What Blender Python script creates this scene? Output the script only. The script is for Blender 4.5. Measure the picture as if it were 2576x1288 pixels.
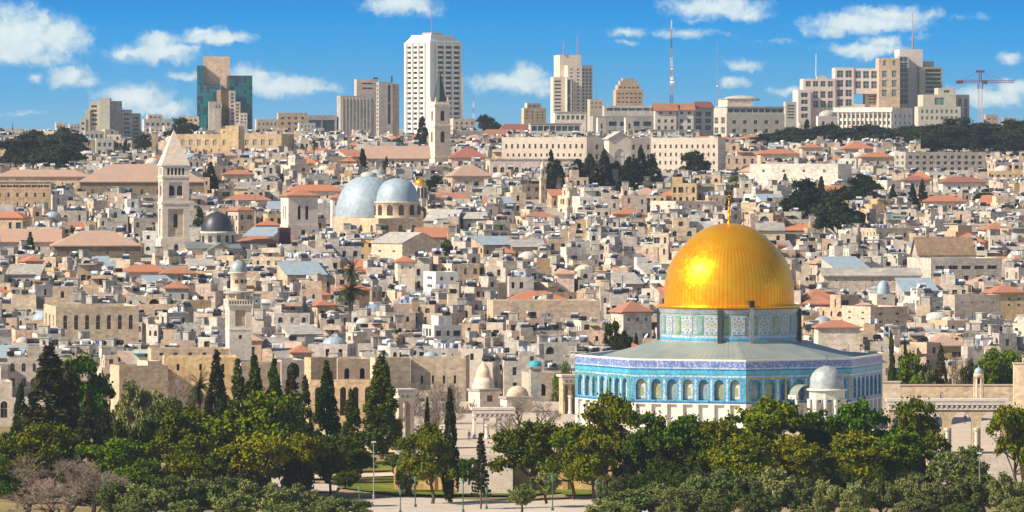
import bpy, math, random
import numpy as np
from mathutils import Vector
R = math.radians
for o in list(bpy.data.objects): bpy.data.objects.remove(o)
S = bpy.context.scene
COL = S.collection
# ------------------------------------------------------------------ camera, sun, sky
F, U0, V0 = 12950.0, 1288.0, 405.0          # focal length and principal point, in units of 1/2576 of the picture width
cam = bpy.data.cameras.new('camera'); camo = bpy.data.objects.new('camera', cam); COL.objects.link(camo)
camo.location = (0, 0, 0); camo.rotation_euler = (R(90), 0, 0)
cam.sensor_width = 36; cam.lens = 36 * F / 2576; cam.shift_y = -(644 - V0) / 2576
cam.clip_start = 1; cam.clip_end = 20000
S.camera = camo
S.view_settings.view_transform = 'Standard'; S.view_settings.look = 'None'
S.view_settings.exposure = 0.56; S.view_settings.gamma = 1
SUN_EL, SUN_PSI = 36.0, 66.5                 # sun behind the viewer's left shoulder, far round to the left
sd = Vector((-math.cos(R(SUN_EL)) * math.sin(R(SUN_PSI)), -math.cos(R(SUN_EL)) * math.cos(R(SUN_PSI)), math.sin(R(SUN_EL))))
sl = bpy.data.lights.new('sun', 'SUN'); sl.energy = 4.9; sl.angle = R(0.5); sl.color = (1.0, 0.88, 0.70)
so = bpy.data.objects.new('sun', sl); COL.objects.link(so); so.rotation_euler = sd.to_track_quat('Z', 'Y').to_euler()
W = bpy.data.worlds.new('World'); S.world = W; W.use_nodes = True

class NT:
    def __init__(s, tree): s.t = tree; s.n = tree.nodes; s.n.clear()
    def new(s, typ, **k):
        n = s.n.new(typ)
        for a, b in k.items(): setattr(n, a, b)
        return n
    def put(s, sock, v):
        if hasattr(v, 'is_output'): s.t.links.new(v, sock)
        elif v is not None:
            if hasattr(sock.default_value, '__len__') and not hasattr(v, '__len__'): v = (v,) * len(sock.default_value)
            if hasattr(v, '__len__') and len(v) == 3 and len(sock.default_value) == 4: v = (*v, 1)
            sock.default_value = v
    def m(s, op, a, b=None, c=None, clamp=False):
        n = s.new('ShaderNodeMath', operation=op, use_clamp=clamp)
        for i, x in enumerate((a, b, c)): s.put(n.inputs[i], x)
        return n.outputs[0]
    def vm(s, op, a, b=None, scale=None):
        n = s.new('ShaderNodeVectorMath', operation=op)
        s.put(n.inputs[0], a); s.put(n.inputs[1], b)
        if scale is not None: s.put(n.inputs['Scale'], scale)
        return n.outputs['Value'] if op in ('LENGTH', 'DOT_PRODUCT', 'DISTANCE') else n.outputs[0]
    def mix(s, f, a, b, blend='MIX'):
        n = s.new('ShaderNodeMix', data_type='RGBA', blend_type=blend)
        s.put(n.inputs[0], f); s.put(n.inputs[6], a); s.put(n.inputs[7], b)
        return n.outputs[2]
    def noise(s, vec, scale, det=3, rough=.55, out=0):
        n = s.new('ShaderNodeTexNoise'); s.put(n.inputs['Vector'], vec)
        n.inputs['Scale'].default_value = scale; n.inputs['Detail'].default_value = det; n.inputs['Roughness'].default_value = rough
        return n.outputs[out]
    def smooth(s, x, a, b, lo=0., hi=1.):
        n = s.new('ShaderNodeMapRange', interpolation_type='SMOOTHSTEP'); s.put(n.inputs[0], x)
        for i, v in enumerate((a, b, lo, hi)): n.inputs[i + 1].default_value = v
        return n.outputs[0]
    def ramp(s, x, stops, interp='LINEAR'):
        n = s.new('ShaderNodeValToRGB'); s.put(n.inputs[0], x); e = n.color_ramp.elements; n.color_ramp.interpolation = interp
        while len(e) < len(stops): e.new(0.5)
        for i, (p, c) in enumerate(stops): e[i].position = p; e[i].color = (*c, 1)
        return n.outputs[0]
def lin(r, g, b): return tuple((c / 255 / 12.92 if c <= 10 else ((c / 255 + .055) / 1.055) ** 2.4) for c in (r, g, b))

def make_world():
    t = NT(W.node_tree)
    g = t.new('ShaderNodeTexCoord').outputs['Generated']
    sx = t.new('ShaderNodeSeparateXYZ'); t.put(sx.inputs[0], g); x, y, z = sx.outputs
    sky = t.new('ShaderNodeTexSky', sky_type='NISHITA', sun_disc=False)
    sky.sun_elevation = R(SUN_EL); sky.sun_rotation = math.atan2(sd.x, sd.y); sky.altitude = 800; sky.dust_density = .6
    light = t.vm('SCALE', sky.outputs[0], scale=0.078)
    # the band of sky low over the hills: blue air deepening with elevation, with fair weather cumulus far off
    yy = t.m('MAXIMUM', y, 0.02)
    qx, qz = t.m('DIVIDE', x, yy), t.m('DIVIDE', z, yy)
    el = t.m('MULTIPLY', qz, 25.0)
    blue = t.ramp(el, [(0.0, lin(144, 194, 224)), (0.2, lin(122, 189, 228)), (0.36, lin(82, 178, 233)), (0.55, lin(38, 166, 236)), (0.70, lin(0, 156, 234)), (.80, lin(0, 144, 224)), (1.0, lin(0, 122, 208))])
    blue = t.vm('SCALE', blue, scale=.665)
    k = F / 1000
    cb = t.new('ShaderNodeCombineXYZ'); t.put(cb.inputs[0], t.m('MULTIPLY', qx, k)); t.put(cb.inputs[1], t.m('MULTIPLY', qz, k))
    p0 = cb.outputs[0]
    n1 = t.vm('SUBTRACT', t.noise(p0, 13, 6, .62, 1), (.5, .5, .5)); n2 = t.vm('SUBTRACT', t.noise(p0, 42, 4, .6, 1), (.5, .5, .5))
    p = t.vm('ADD', t.vm('ADD', p0, t.vm('SCALE', n1, scale=.050)), t.vm('SCALE', n2, scale=.016))
    C = [(45,80,118,62,1),(140,98,80,46,1),(30,120,150,38,1),(112,52,34,34,.8),(15,35,70,30,.55),(110,150,78,20,.7),(88,192,24,12,.7),
         (176,190,52,26,.9),(225,208,45,16,.7),(398,132,112,26,1),(398,106,46,24,1),(455,122,70,16,.8),(322,132,44,18,.8),
         (548,95,90,17,1),(510,84,46,15,.8),(340,248,86,36,1),(296,236,50,24,.8),(405,272,80,20,.9),(470,190,60,13,.7),
         (700,216,120,26,1),(640,192,66,28,.9),(790,222,80,14,.7),(1005,12,90,28,1),(1050,26,60,17,.7),(1292,206,108,27,1),
         (1320,188,54,26,.9),(1380,226,70,18,.6),(1580,82,50,14,.62),(1730,86,90,13,.62),(1575,108,30,8,.5),(1800,16,120,28,1),(1880,34,62,18,.7),
         (1760,50,44,10,.4),(1870,165,70,13,.55),(1845,208,34,15,.8),(2175,58,150,24,1),(2235,38,112,22,.9),(2085,76,64,18,.7),
         (2335,36,60,16,.5),(2180,126,98,20,1),(2222,106,52,18,.8),(2540,146,28,15,.8),(2486,240,110,26,.9),(2545,224,56,24,.9),(1990,228,56,11,.6),
         (50,290,90,9,.4),(2300,90,40,14,.3),(1960,110,60,9,.3),(2440,40,60,9,.3),(590,300,80,8,.3),(2100,190,80,9,.25)]
    dens = None
    for (u, v, ru, rv, s_) in C:
        d = t.vm('MULTIPLY', t.vm('SUBTRACT', p, ((u - U0) / 1000, (V0 - v) / 1000, 0)), (1000 / ru / 1.08, 1000 / rv / 1.10, 0))
        val = t.m('MULTIPLY_ADD', t.vm('LENGTH', d), -s_ * .78, s_ * 1.05)
        dens = val if dens is None else t.m('SMOOTH_MAX', dens, val, .16)
    fb = t.m('SUBTRACT', t.noise(p, 24, 9, .68), .5)
    dd = t.m('MULTIPLY_ADD', fb, 1.15, dens)
    a = t.smooth(dd, 0.06, 0.74)
    core = t.smooth(t.m('MULTIPLY_ADD', fb, .9, dens), .35, 1.1)
    # sunlit puffs and the greyer hollows between and beneath them
    p2 = t.vm('ADD', p, (-.016, .020, 0))
    relief = t.m('SUBTRACT', t.noise(p, 15, 5, .6), t.noise(p2, 15, 5, .6))
    sh = t.m('MULTIPLY_ADD', relief, 1.3, t.m('MULTIPLY_ADD', core, .35, .45), clamp=True)
    cc = t.mix(sh, tuple(.70*c for c in lin(188, 216, 226)), tuple(.72*c for c in lin(240, 250, 250)))
    band = t.mix(t.m('MULTIPLY', a, .96), blue, cc)
    f = t.smooth(z, .05, .16)
    full = t.mix(t.m('MAXIMUM', f, t.smooth(y, .12, .02)), band, light)
    full = t.mix(t.smooth(z, 0.0, -.02), full, light)
    bg = t.new('ShaderNodeBackground'); t.put(bg.inputs[0], full); bg.inputs[1].default_value = 1.0
    t.t.links.new(bg.outputs[0], t.new('ShaderNodeOutputWorld').inputs[0])
make_world()

# ------------------------------------------------------------------ mapping between the picture grid and the ground
TD = [(-60,-6),(0,-3),(30,-7),(120,-26),(250,-56),(400,-78),(600,-78),(690,-62),(712,-52.2),(722,-51.7),(1010,-51.6),(1040,-49),(1100,-46.5),(1200,-40.5),(1300,-34),(1400,-27),
      (1500,-21),(1600,-15.5),(1700,-10.5),(1800,-6.5),(1900,-3),(2000,0),(2200,5),(2500,12),(2800,14),(3200,10),(4800,0)]
def GZ(D): return float(np.interp(D, [a for a, b in TD], [b for a, b in TD]))
_dd = list(range(1040, 3000, 5))
def DV(v): return float(np.interp(-v, [-(V0 - F*GZ(d)/d) for d in _dd], _dd))     # distance at which the ground shows at height v
def PX(u, D): return (u - U0) * D / F
def PZ(v, D): return (V0 - v) * D / F
def UV(x, y, z): return U0 + F * x / y, V0 - F * z / y

# ------------------------------------------------------------------ mesh builder
class MB:
    def __init__(s): s.v = []; s.f = []; s.m = []
    def poly(s, pts, mi=0):
        n = len(s.v); s.v.extend(pts); s.f.append(tuple(range(n, n + len(pts)))); s.m.append(mi)
    def box(s, x0, x1, y0, y1, z0, z1, mi=0, top=True, bottom=False, mt=None):
        n = len(s.v)
        s.v += [(x0,y0,z0),(x1,y0,z0),(x1,y1,z0),(x0,y1,z0),(x0,y0,z1),(x1,y0,z1),(x1,y1,z1),(x0,y1,z1)]
        fs = [(0,1,5,4),(1,2,6,5),(2,3,7,6),(3,0,4,7)]
        ms = [mi] * 4
        if top: fs.append((4,5,6,7)); ms.append(mi if mt is None else mt)
        if bottom: fs.append((3,2,1,0)); ms.append(mi)
        for q in fs: s.f.append(tuple(n + i for i in q))
        s.m += ms
    def lathe(s, prof, n=24, cx=0, cy=0, mi=0, a0=0, cap=True, sx=1, sy=1):
        b = len(s.v); k = len(prof)
        for i in range(n):
            a = a0 + 2 * math.pi * i / n; c, q = math.cos(a) * sx, math.sin(a) * sy
            for r, z in prof: s.v.append((cx + r * c, cy + r * q, z))
        for i in range(n):
            j = (i + 1) % n
            for h in range(k - 1):
                s.f.append((b+i*k+h, b+j*k+h, b+j*k+h+1, b+i*k+h+1)); s.m.append(mi)
        if cap and prof[-1][0] > .01: s.f.append(tuple(b+i*k+k-1 for i in range(n))); s.m.append(mi)
    def tube(s, p, q, r0, r1=None, n=6, mi=0):
        r1 = r0 if r1 is None else r1
        p, q = Vector(p), Vector(q); d = (q - p)
        if d.length < 1e-6: return
        d.normalize(); e = d.orthogonal().normalized(); g = d.cross(e); b = len(s.v)
        for c, r in ((p, r0), (q, r1)):
            for i in range(n):
                a = 2 * math.pi * i / n; s.v.append(tuple(c + e * (r * math.cos(a)) + g * (r * math.sin(a))))
        for i in range(n):
            j = (i + 1) % n; s.f.append((b+i, b+j, b+n+j, b+n+i)); s.m.append(mi)
        s.f.append(tuple(b+n+i for i in range(n))); s.m.append(mi)
        s.f.append(tuple(b+n-1-i for i in range(n))); s.m.append(mi)
    def hip(s, x0, x1, y0, y1, z0, h, mi=0, th=.25, ridge=None):
        w, d = x1 - x0, y1 - y0
        s.box(x0, x1, y0, y1, z0, z0 + th, mi, top=False, bottom=True)
        z0 += th; k = min(w, d) / 2 if ridge is None else ridge
        if w >= d: A, B = (x0 + k, (y0+y1)/2, z0+h), (x1 - k, (y0+y1)/2, z0+h)
        else: A, B = ((x0+x1)/2, y0 + k, z0+h), ((x0+x1)/2, y1 - k, z0+h)
        a, b, c, e = (x0,y0,z0), (x1,y0,z0), (x1,y1,z0), (x0,y1,z0)
        if w >= d:
            s.poly([a,b,B,A],mi); s.poly([b,c,B],mi); s.poly([c,e,A,B],mi); s.poly([e,a,A],mi)
        else:
            s.poly([a,b,A],mi); s.poly([b,c,B,A],mi); s.poly([c,e,B],mi); s.poly([e,a,A,B],mi)
    def merge(s, o, loc, rz=0, mmap=None):
        c, q = math.cos(rz), math.sin(rz); n = len(s.v)
        s.v += [(loc[0] + x*c - y*q, loc[1] + x*q + y*c, loc[2] + z) for x, y, z in o.v]
        s.f += [tuple(n + i for i in f) for f in o.f]
        s.m += [mmap[i] if mmap else i for i in o.m]
    def mesh(s, name, mats, smooth=False):
        me = bpy.data.meshes.new(name); me.from_pydata(s.v, [], s.f)
        for m in mats: me.materials.append(m)
        if len(mats) > 1: me.polygons.foreach_set('material_index', s.m)
        if smooth: me.polygons.foreach_set('use_smooth', [True] * len(s.f))
        me.update(); return me
    def build(s, name, mats, parent=None, loc=(0,0,0), rz=0, smooth=False):
        if not isinstance(mats, (list, tuple)): mats = [mats]
        return put(name, s.mesh(name, mats, smooth), parent, loc, rz)
def put(name, me, parent=None, loc=(0,0,0), rz=0, sc=None):
    o = bpy.data.objects.new(name, me); COL.objects.link(o)
    o.location = loc; o.rotation_euler = (0, 0, rz)
    if sc: o.scale = sc
    if parent: o.parent = parent
    return o
LABELS = {}
def tag(o, label=None, cat=None, group=None, kind=None):
    if label: o['label'] = label
    if cat: o['category'] = cat
    if group: o['group'] = group
    if kind: o['kind'] = kind
    return o
def thing(name, label, cat, loc, rz=0, group=None):
    return tag(put(name, None, None, loc, rz), label, cat, group)

# ------------------------------------------------------------------ materials
def base_mat(name, rough=.8, metal=0., spec=.3):
    m = bpy.data.materials.new(name); m.use_nodes = True; t = NT(m.node_tree)
    b = t.new('ShaderNodeBsdfPrincipled'); b.inputs['Roughness'].default_value = rough; b.inputs['Metallic'].default_value = metal
    b.inputs['Specular IOR Level'].default_value = spec
    t.t.links.new(b.outputs[0], t.new('ShaderNodeOutputMaterial').inputs[0])
    return m, t, b
def flat(name, c, rough=.7, metal=0., var=.18, scale=1.2, spec=.3):
    m, t, b = base_mat(name, rough, metal, spec)
    pos = t.new('ShaderNodeNewGeometry').outputs['Position']
    n = t.smooth(t.noise(pos, scale, 4), .25, .75, 1 - var, 1 + var)
    t.put(b.inputs['Base Color'], t.vm('SCALE', c[:3], scale=n)); return m
def stone(name, c, c2, scale=1., var=.36, course=.55, rnd=.28):
    """limestone masonry: large weather stains, block to block variation in courses, per building tint"""
    m, t, b = base_mat(name, .88, 0, .2)
    pos = t.new('ShaderNodeNewGeometry').outputs['Position']
    big = t.noise(pos, .11 * scale, 5, .65)
    cr = t.new('ShaderNodeTexVoronoi', feature='F1'); t.put(cr.inputs['Vector'], t.vm('MULTIPLY', pos, (1.1, 1.1, 1 / course))); cr.inputs['Scale'].default_value = 1.0
    blk = t.new('ShaderNodeSeparateColor'); t.put(blk.inputs[0], cr.outputs['Color'])
    streak = t.noise(t.vm('MULTIPLY', pos, (1.0, 1.0, .12)), .9, 4, .6)
    col = t.mix(t.smooth(big, .3, .7), c, c2)
    k = t.m('ADD', t.m('MULTIPLY', blk.outputs[0], var), t.smooth(streak, .3, .75, 1.08 - var, .80 + var * .4))
    rn = t.new('ShaderNodeObjectInfo').outputs['Random']
    k = t.m('MULTIPLY', k, t.m('MULTIPLY_ADD', rn, rnd, 1 - rnd * .55))
    hs = t.new('ShaderNodeHueSaturation'); t.put(hs.inputs['Color'], col)
    t.put(hs.inputs['Saturation'], t.m('MULTIPLY_ADD', t.m('FRACT', t.m('MULTIPLY', rn, 7.3)), .5, .75))
    t.put(b.inputs['Base Color'], t.vm('SCALE', hs.outputs[0], scale=k))
    bp = t.new('ShaderNodeBump'); bp.inputs['Strength'].default_value = .35; bp.inputs['Distance'].default_value = .12
    t.put(bp.inputs['Height'], t.m('ADD', blk.outputs[1], t.noise(pos, 3, 3))); t.put(b.inputs['Normal'], bp.outputs[0])
    return m
def tiles(name, c, c2):
    m, t, b = base_mat(name, .85, 0, .2)
    pos = t.new('ShaderNodeNewGeometry').outputs['Position']
    w = t.noise(t.vm('MULTIPLY', pos, (1, 1, 1)), 4.5, 2, .5); big = t.noise(pos, .35, 4, .6)
    rn = t.new('ShaderNodeObjectInfo').outputs['Random']
    col = t.mix(t.smooth(t.m('ADD', big, t.m('MULTIPLY_ADD', rn, .3, -.15)), .35, .7), c, c2)
    t.put(b.inputs['Base Color'], t.vm('SCALE', col, scale=t.smooth(w, .25, .75, .78, 1.15)))
    wv = t.new('ShaderNodeTexWave', wave_type='BANDS', bands_direction='Z'); t.put(wv.inputs['Vector'], pos); wv.inputs['Scale'].default_value = 1.6
    bp = t.new('ShaderNodeBump'); bp.inputs['Strength'].default_value = .5; bp.inputs['Distance'].default_value = .1
    t.put(bp.inputs['Height'], wv.outputs[1]); t.put(b.inputs['Normal'], bp.outputs[0]); return m
def leafy(name, c, c2, rough=.7):
    m, t, b = base_mat(name, .95, 0, .04)
    pos = t.new('ShaderNodeNewGeometry').outputs['Position']
    rn = t.new('ShaderNodeObjectInfo').outputs['Random']
    n = t.noise(pos, .55, 3, .6); f = t.noise(pos, 6, 2)
    col = t.mix(t.smooth(t.m('MULTIPLY_ADD', t.m('SUBTRACT', rn, .5), .35, n), .32, .68), c, c2)
    k = t.m('MULTIPLY', t.smooth(f, .3, .7, .65, 1.35), t.m('MULTIPLY_ADD', t.m('FRACT', t.m('MULTIPLY', rn, 11.7)), .55, .60))   # each tree its own tone
    t.put(b.inputs['Base Color'], t.vm('SCALE', col, scale=k))
    return m
M = {}
M['cream'] = stone('cream_limestone', (.74,.60,.45), (.64,.50,.36))
M['tan'] = stone('tan_limestone', (.60,.46,.34), (.50,.38,.27))
M['grey'] = stone('grey_limestone', (.54,.47,.41), (.44,.39,.33))
M['pink'] = stone('pinkish_limestone', (.66,.51,.41), (.56,.43,.34))
M['white'] = stone('whitewashed_plaster', (.76,.72,.65), (.62,.57,.49), rnd=.15)
M['gold'] = stone('golden_limestone', (.66,.49,.30), (.56,.40,.23))
M['brown'] = stone('brown_render_and_slab_shade', (.27,.19,.13), (.22,.16,.11))
M['conc'] = stone('grey_concrete', (.50,.46,.41), (.42,.39,.35))
M['pale'] = stone('pale_ashlar', (.74,.65,.56), (.66,.57,.48), var=.18, rnd=.08)
M['tower'] = flat('white_tower_cladding', (.80,.77,.68), .6, 0, .06, .2)
M['rose'] = stone('hazed_rose_stone_cladding', (.70,.59,.53), (.64,.54,.49), var=.15, rnd=.05)  # rose stone greyed and paled: some distance haze is put into the colour
M['olivegrey'] = stone('olive_grey_cladding', (.56,.51,.41), (.48,.44,.36), var=.15, rnd=.05)
M['roof'] = stone('roof_plaster', (.50,.46,.41), (.32,.30,.28), 1.6, .3, 3., .45)
M['roofw'] = stone('white_roof_coating', (.66,.64,.60), (.50,.47,.43), .8, .2, 3.)
M['pave'] = stone('stone_paving', (.62,.53,.44), (.54,.45,.36), 1, .15, 1.2, 0)
M['red'] = tiles('orange_roof_tiles', (.50,.20,.11), (.40,.19,.125))
M['terra'] = tiles('faded_terracotta_tiles', (.52,.33,.24), (.45,.31,.235))
M['darkred'] = tiles('dark_red_roof_tiles', (.36,.13,.095), (.32,.14,.11))
M['lead'] = flat('blue_grey_lead', (.34,.42,.48), .6, .12, .16, .9, .4)
M['leadgreen'] = flat('green_grey_roof_metal', (.20,.24,.23), .5, .2, .15, .6)
M['darklead'] = flat('dark_lead', (.055,.058,.07), .45, .3, .15, .8, .5)
M['copper'] = flat('green_copper', (.030,.060,.055), .5, .2, .2, .6)
M['glass'] = flat('dark_window_glass', (.030,.032,.036), .18, 0, .4, .4, .5)
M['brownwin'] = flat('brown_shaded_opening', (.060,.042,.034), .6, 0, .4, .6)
M['blueglass'] = flat('blue_window_glass', (.035,.075,.12), .15, 0, .3, .15, .6)
M['teal'] = flat('teal_curtain_wall', (.010,.17,.21), .2, .0, .35, .10, .6)
M['darkteal'] = flat('dark_teal_glass', (.012,.075,.11), .2, .0, .4, .2, .6)
M['greenglass'] = flat('green_window_glass', (.10,.24,.20), .2, 0, .25, .3, .5)
M['frame'] = flat('window_frame', (.34,.31,.28), .5)
M['metal'] = flat('grey_metal', (.42,.43,.44), .4, .6)
M['dark'] = flat('dark_metal', (.05,.05,.055), .6)
M['whitem'] = flat('white_painted_metal', (.62,.63,.63), .5, 0, .3, .8)
M['redm'] = flat('red_painted_metal', (.46,.20,.18), .5)
M['greenm'] = flat('green_painted_metal', (.05,.13,.10), .5)
M['maroon'] = flat('maroon_crane_paint', (.16,.03,.06), .6)
M['blue'] = flat('blue_tarpaulin', (.03,.15,.48), .6)
M['green'] = flat('green_awning', (.02,.26,.09), .6)
M['cyan'] = flat('turquoise_sheet', (.05,.38,.45), .6)
M['black'] = flat('black_plastic', (.02,.02,.022), .5)
M['solar'] = flat('solar_panel', (.02,.028,.05), .15, 0, .3, 2, .6)
M['cloth'] = flat('washing_cloth', (.62,.60,.62), .8, 0, .3, 3)
M['bark'] = flat('tree_bark', (.10,.072,.05), .9, 0, .3, 3)
M['twig'] = flat('bare_twigs', (.25,.19,.145), .9, 0, .3, 2)
M['twig2'] = flat('grey_bare_twigs', (.24,.20,.17), .9, 0, .3, 2)
M['pine'] = leafy('pine_needles', (.090,.140,.002), (.215,.205,.003))
M['pine2'] = leafy('bright_pine_needles', (.050,.120,.002), (.115,.170,.003))
M['olive'] = leafy('olive_leaves', (.135,.175,.040), (.23,.240,.078))
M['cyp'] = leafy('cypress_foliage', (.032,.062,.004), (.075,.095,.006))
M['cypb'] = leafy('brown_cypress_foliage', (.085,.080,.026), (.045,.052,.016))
M['minaret'] = stone('pale_cream_minaret_stone', (.84,.74,.60), (.76,.66,.52), var=.2, rnd=.05)
M['far'] = leafy('far_evergreen_foliage', (.026,.044,.022), (.050,.064,.028))
M['palm'] = leafy('palm_leaves', (.035,.050,.012), (.06,.07,.02))
M['dead'] = leafy('dry_palm_leaves', (.15,.105,.035), (.10,.075,.03))
# ------------------------------------------------------------------ ground
def ground_mat():
    m, t, b = base_mat('dry_earth', .95, 0, .1)
    pos = t.new('ShaderNodeNewGeometry').outputs['Position']
    n = t.noise(pos, .06, 6, .65); f = t.noise(pos, 1.2, 4)
    sy = t.new('ShaderNodeSeparateXYZ'); t.put(sy.inputs[0], pos)
    c = t.mix(t.smooth(n, .35, .65), (.40,.28,.16), (.22,.19,.08)); c = t.mix(t.smooth(sy.outputs[1], 1000, 1060), c, t.mix(t.smooth(n, .35, .65), (.46,.40,.33), (.36,.31,.26)))   # town alleys are paved
    t.put(b.inputs['Base Color'], t.vm('SCALE', c, scale=t.smooth(f, .3, .7, .7, 1.2))); return m
def grass_mat():
    m, t, b = base_mat('lawn_grass', .9, 0, .1)
    pos = t.new('ShaderNodeNewGeometry').outputs['Position']
    n = t.noise(pos, .3, 5, .6); f = t.noise(pos, 5, 3)
    c = t.mix(t.smooth(n, .35, .62), (.08,.15,.012), (.21,.20,.03))
    t.put(b.inputs['Base Color'], t.vm('SCALE', c, scale=t.smooth(f, .3, .7, .6, 1.3))); return m
M['earth'] = ground_mat(); M['grass'] = grass_mat()
def terrain():
    xs = np.concatenate([np.linspace(-900, -140, 20), np.linspace(-120, 120, 49), np.linspace(140, 900, 20)])
    ys = np.concatenate([np.linspace(-50, 660, 36), np.linspace(680, 1100, 85), np.linspace(1110, 2200, 70), np.linspace(2250, 4700, 30)])
    v = []; f = []
    for j, y in enumerate(ys):
        for x in xs: v.append((x, y, GZ(y) + .12 * math.sin(x * .11 + y * .07) * (y > 720)))
    n = len(xs)
    for j in range(len(ys) - 1):
        for i in range(n - 1): f.append((j*n+i, j*n+i+1, (j+1)*n+i+1, (j+1)*n+i))
    me = bpy.data.meshes.new('ground'); me.from_pydata(v, [], f); me.materials.append(M['earth'])
    me.polygons.foreach_set('use_smooth', [True] * len(f))
    tag(put('ground', me), 'dry earth ground under the gardens and the old city', kind='structure')
terrain()
def patch(name, label, pts, mat, dz, kind):
    """a sheet lying on the esplanade; pts are picture positions seen on that level"""
    mb = MB(); zl = -51.45 + dz; P = []
    for u, v in pts:
        D = zl * F / (V0 - v); P.append((PX(u, D), D, zl))
    mb.poly(P); tag(mb.build(name, mat), label, kind=kind)
patch('esplanade', 'pale paved forecourt between the olive trees', [(860,1300),(880,1255),(1020,1250),(1300,1262),(1560,1250),(1700,1232),(1760,1240),(1700,1300)], M['pave'], .06, 'structure')
patch('path', 'pale gravel path under the trees', [(560,1238),(600,1200),(700,1196),(850,1222),(845,1236),(700,1240)], M['pave'], .064, 'structure')
patch('path', 'pale garden path beside the tall cypress', [(745,1204),(800,1192),(1000,1188),(1000,1196),(860,1202)], M['pave'], .068, 'structure')
patch('path', 'pale paving between the trees and the arcade', [(560,1120),(600,1085),(1300,1075),(1390,1100),(1300,1128),(900,1140)], M['pave'], .072, 'structure')
patch('grass', 'sunlit lawn under the round tree', [(850,1225),(900,1202),(1100,1198),(1330,1212),(1520,1205),(1560,1228),(1300,1246),(1000,1244)], M['grass'], .03, 'stuff')
patch('grass', 'green lawn in front of the stone bank', [(1380,1222),(1460,1204),(1720,1204),(1740,1220),(1600,1244),(1420,1244)], M['grass'], .034, 'stuff')
patch('grass', 'grass bank beside the garden path', [(820,1188),(860,1162),(1010,1158),(1020,1176),(960,1186)], M['grass'], .038, 'stuff')

PLZ = -46.0
def platform():
    mb = MB(); x0, x1, y0, y1 = -18.5, 190.0, 806.0, 985.0
    mb.box(x0, x1, y0, y1, -53, PLZ, 0, mt=1)
    for i in range(40): mb.box(x0 + .4 + i*5.2, x0 + 1.2 + i*5.2, y0 - .25, y0 - .003, -53, PLZ - .6, 0)
    o = mb.build('terrace', [M['gold'], M['pave']])
    tag(o, 'raised stone paved terrace carrying the golden domed shrine', kind='structure')
platform()

# ------------------------------------------------------------------ walls with real openings
def facade(mb, place, Wd, H, bands, rec=.3, mi=0, z0=0.):
    """bands: (za, zb, [(xa, xb, arch)]) bottom to top; returns pane rectangles"""
    wins = []; zc = z0
    def q(xa, xb, za, zb):
        if xb - xa > 1e-4 and zb - za > 1e-4: mb.poly([place(xa,za,0), place(xb,za,0), place(xb,zb,0), place(xa,zb,0)], mi)
    for za, zb, cols in bands:
        q(0, Wd, zc, za); xc = 0
        for xa, xb, arch in cols:
            q(xc, xa, za, zb)
            if arch:
                r = (xb - xa) / 2; zs = max(zb - r * 1.15, za + .05); n = 8
                pts = [(xa + r - r * math.cos(math.pi*i/n), zs + (zb - zs) * math.sin(math.pi*i/n)) for i in range(n + 1)]
                for i in range(n):
                    a, b = pts[i], pts[i+1]
                    mb.poly([place(*a,0), place(*b,0), place(b[0],zb,0), place(a[0],zb,0)], mi)
                    mb.poly([place(*a,0), place(*a,rec), place(*b,rec), place(*b,0)], mi)
                top = zs
            else:
                top = zb; mb.poly([place(xa,zb,0), place(xa,zb,rec), place(xb,zb,rec), place(xb,zb,0)], mi)
            mb.poly([place(xa,za,0), place(xa,za,rec), place(xa,top,rec), place(xa,top,0)], mi)
            mb.poly([place(xb,za,0), place(xb,top,0), place(xb,top,rec), place(xb,za,rec)], mi)
            mb.poly([place(xa,za,0), place(xb,za,0), place(xb,za,rec), place(xa,za,rec)], mi)
            wins.append(((xa+xb)/2, (za+zb)/2, xb-xa, zb-za)); xc = xb
        q(xc, Wd, za, zb); zc = zb
    q(0, Wd, zc, H); return wins
def place_front(w, d, oy=0): return lambda x, z, e: (x, oy + e, z)
def place_left(w, d): return lambda x, z, e: (e, d - x, z)
def place_right(w, d): return lambda x, z, e: (w - e, x, z)
PANES = {}
def pane_mesh(mat, bars=True):
    k = (mat, bars)
    if k not in PANES:
        mb = MB(); mb.poly([(-.52,0,-.52),(.52,0,-.52),(.52,0,.52),(-.52,0,.52)], 0)
        if bars:
            for a, b, c, e in ((-.5,-.42,-.5,.5),(.42,.5,-.5,.5),(-.04,.04,-.5,.5),(-.42,-.04,.02,.08),(.04,.42,.02,.08)): mb.box(a,b,-.06,-.004,c,e,1,bottom=True)
        PANES[k] = mb.mesh('window_pane', [M[mat], M['frame']])
    return PANES[k]
def panes(wins, place, rec, face, parent, mat, bars=True, name='window', limit=100):
    rz = {'f': 0, 'l': -math.pi/2, 'r': math.pi/2}[face]
    if len(wins) > limit:
        mb = MB()
        for x, z, w, h in wins[limit:]:
            mb.poly([place(x-w/2,z-h/2,rec-.004), place(x+w/2,z-h/2,rec-.004), place(x+w/2,z+h/2,rec-.004), place(x-w/2,z+h/2,rec-.004)])
        tag(mb.build('window', M[mat], parent), kind='stuff'); wins = wins[:limit]
    for x, z, w, h in wins:
        put(name, pane_mesh(mat, bars), parent, place(x, z, rec - .004), rz, (w, 1 / max(.3, 1), h))
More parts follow.
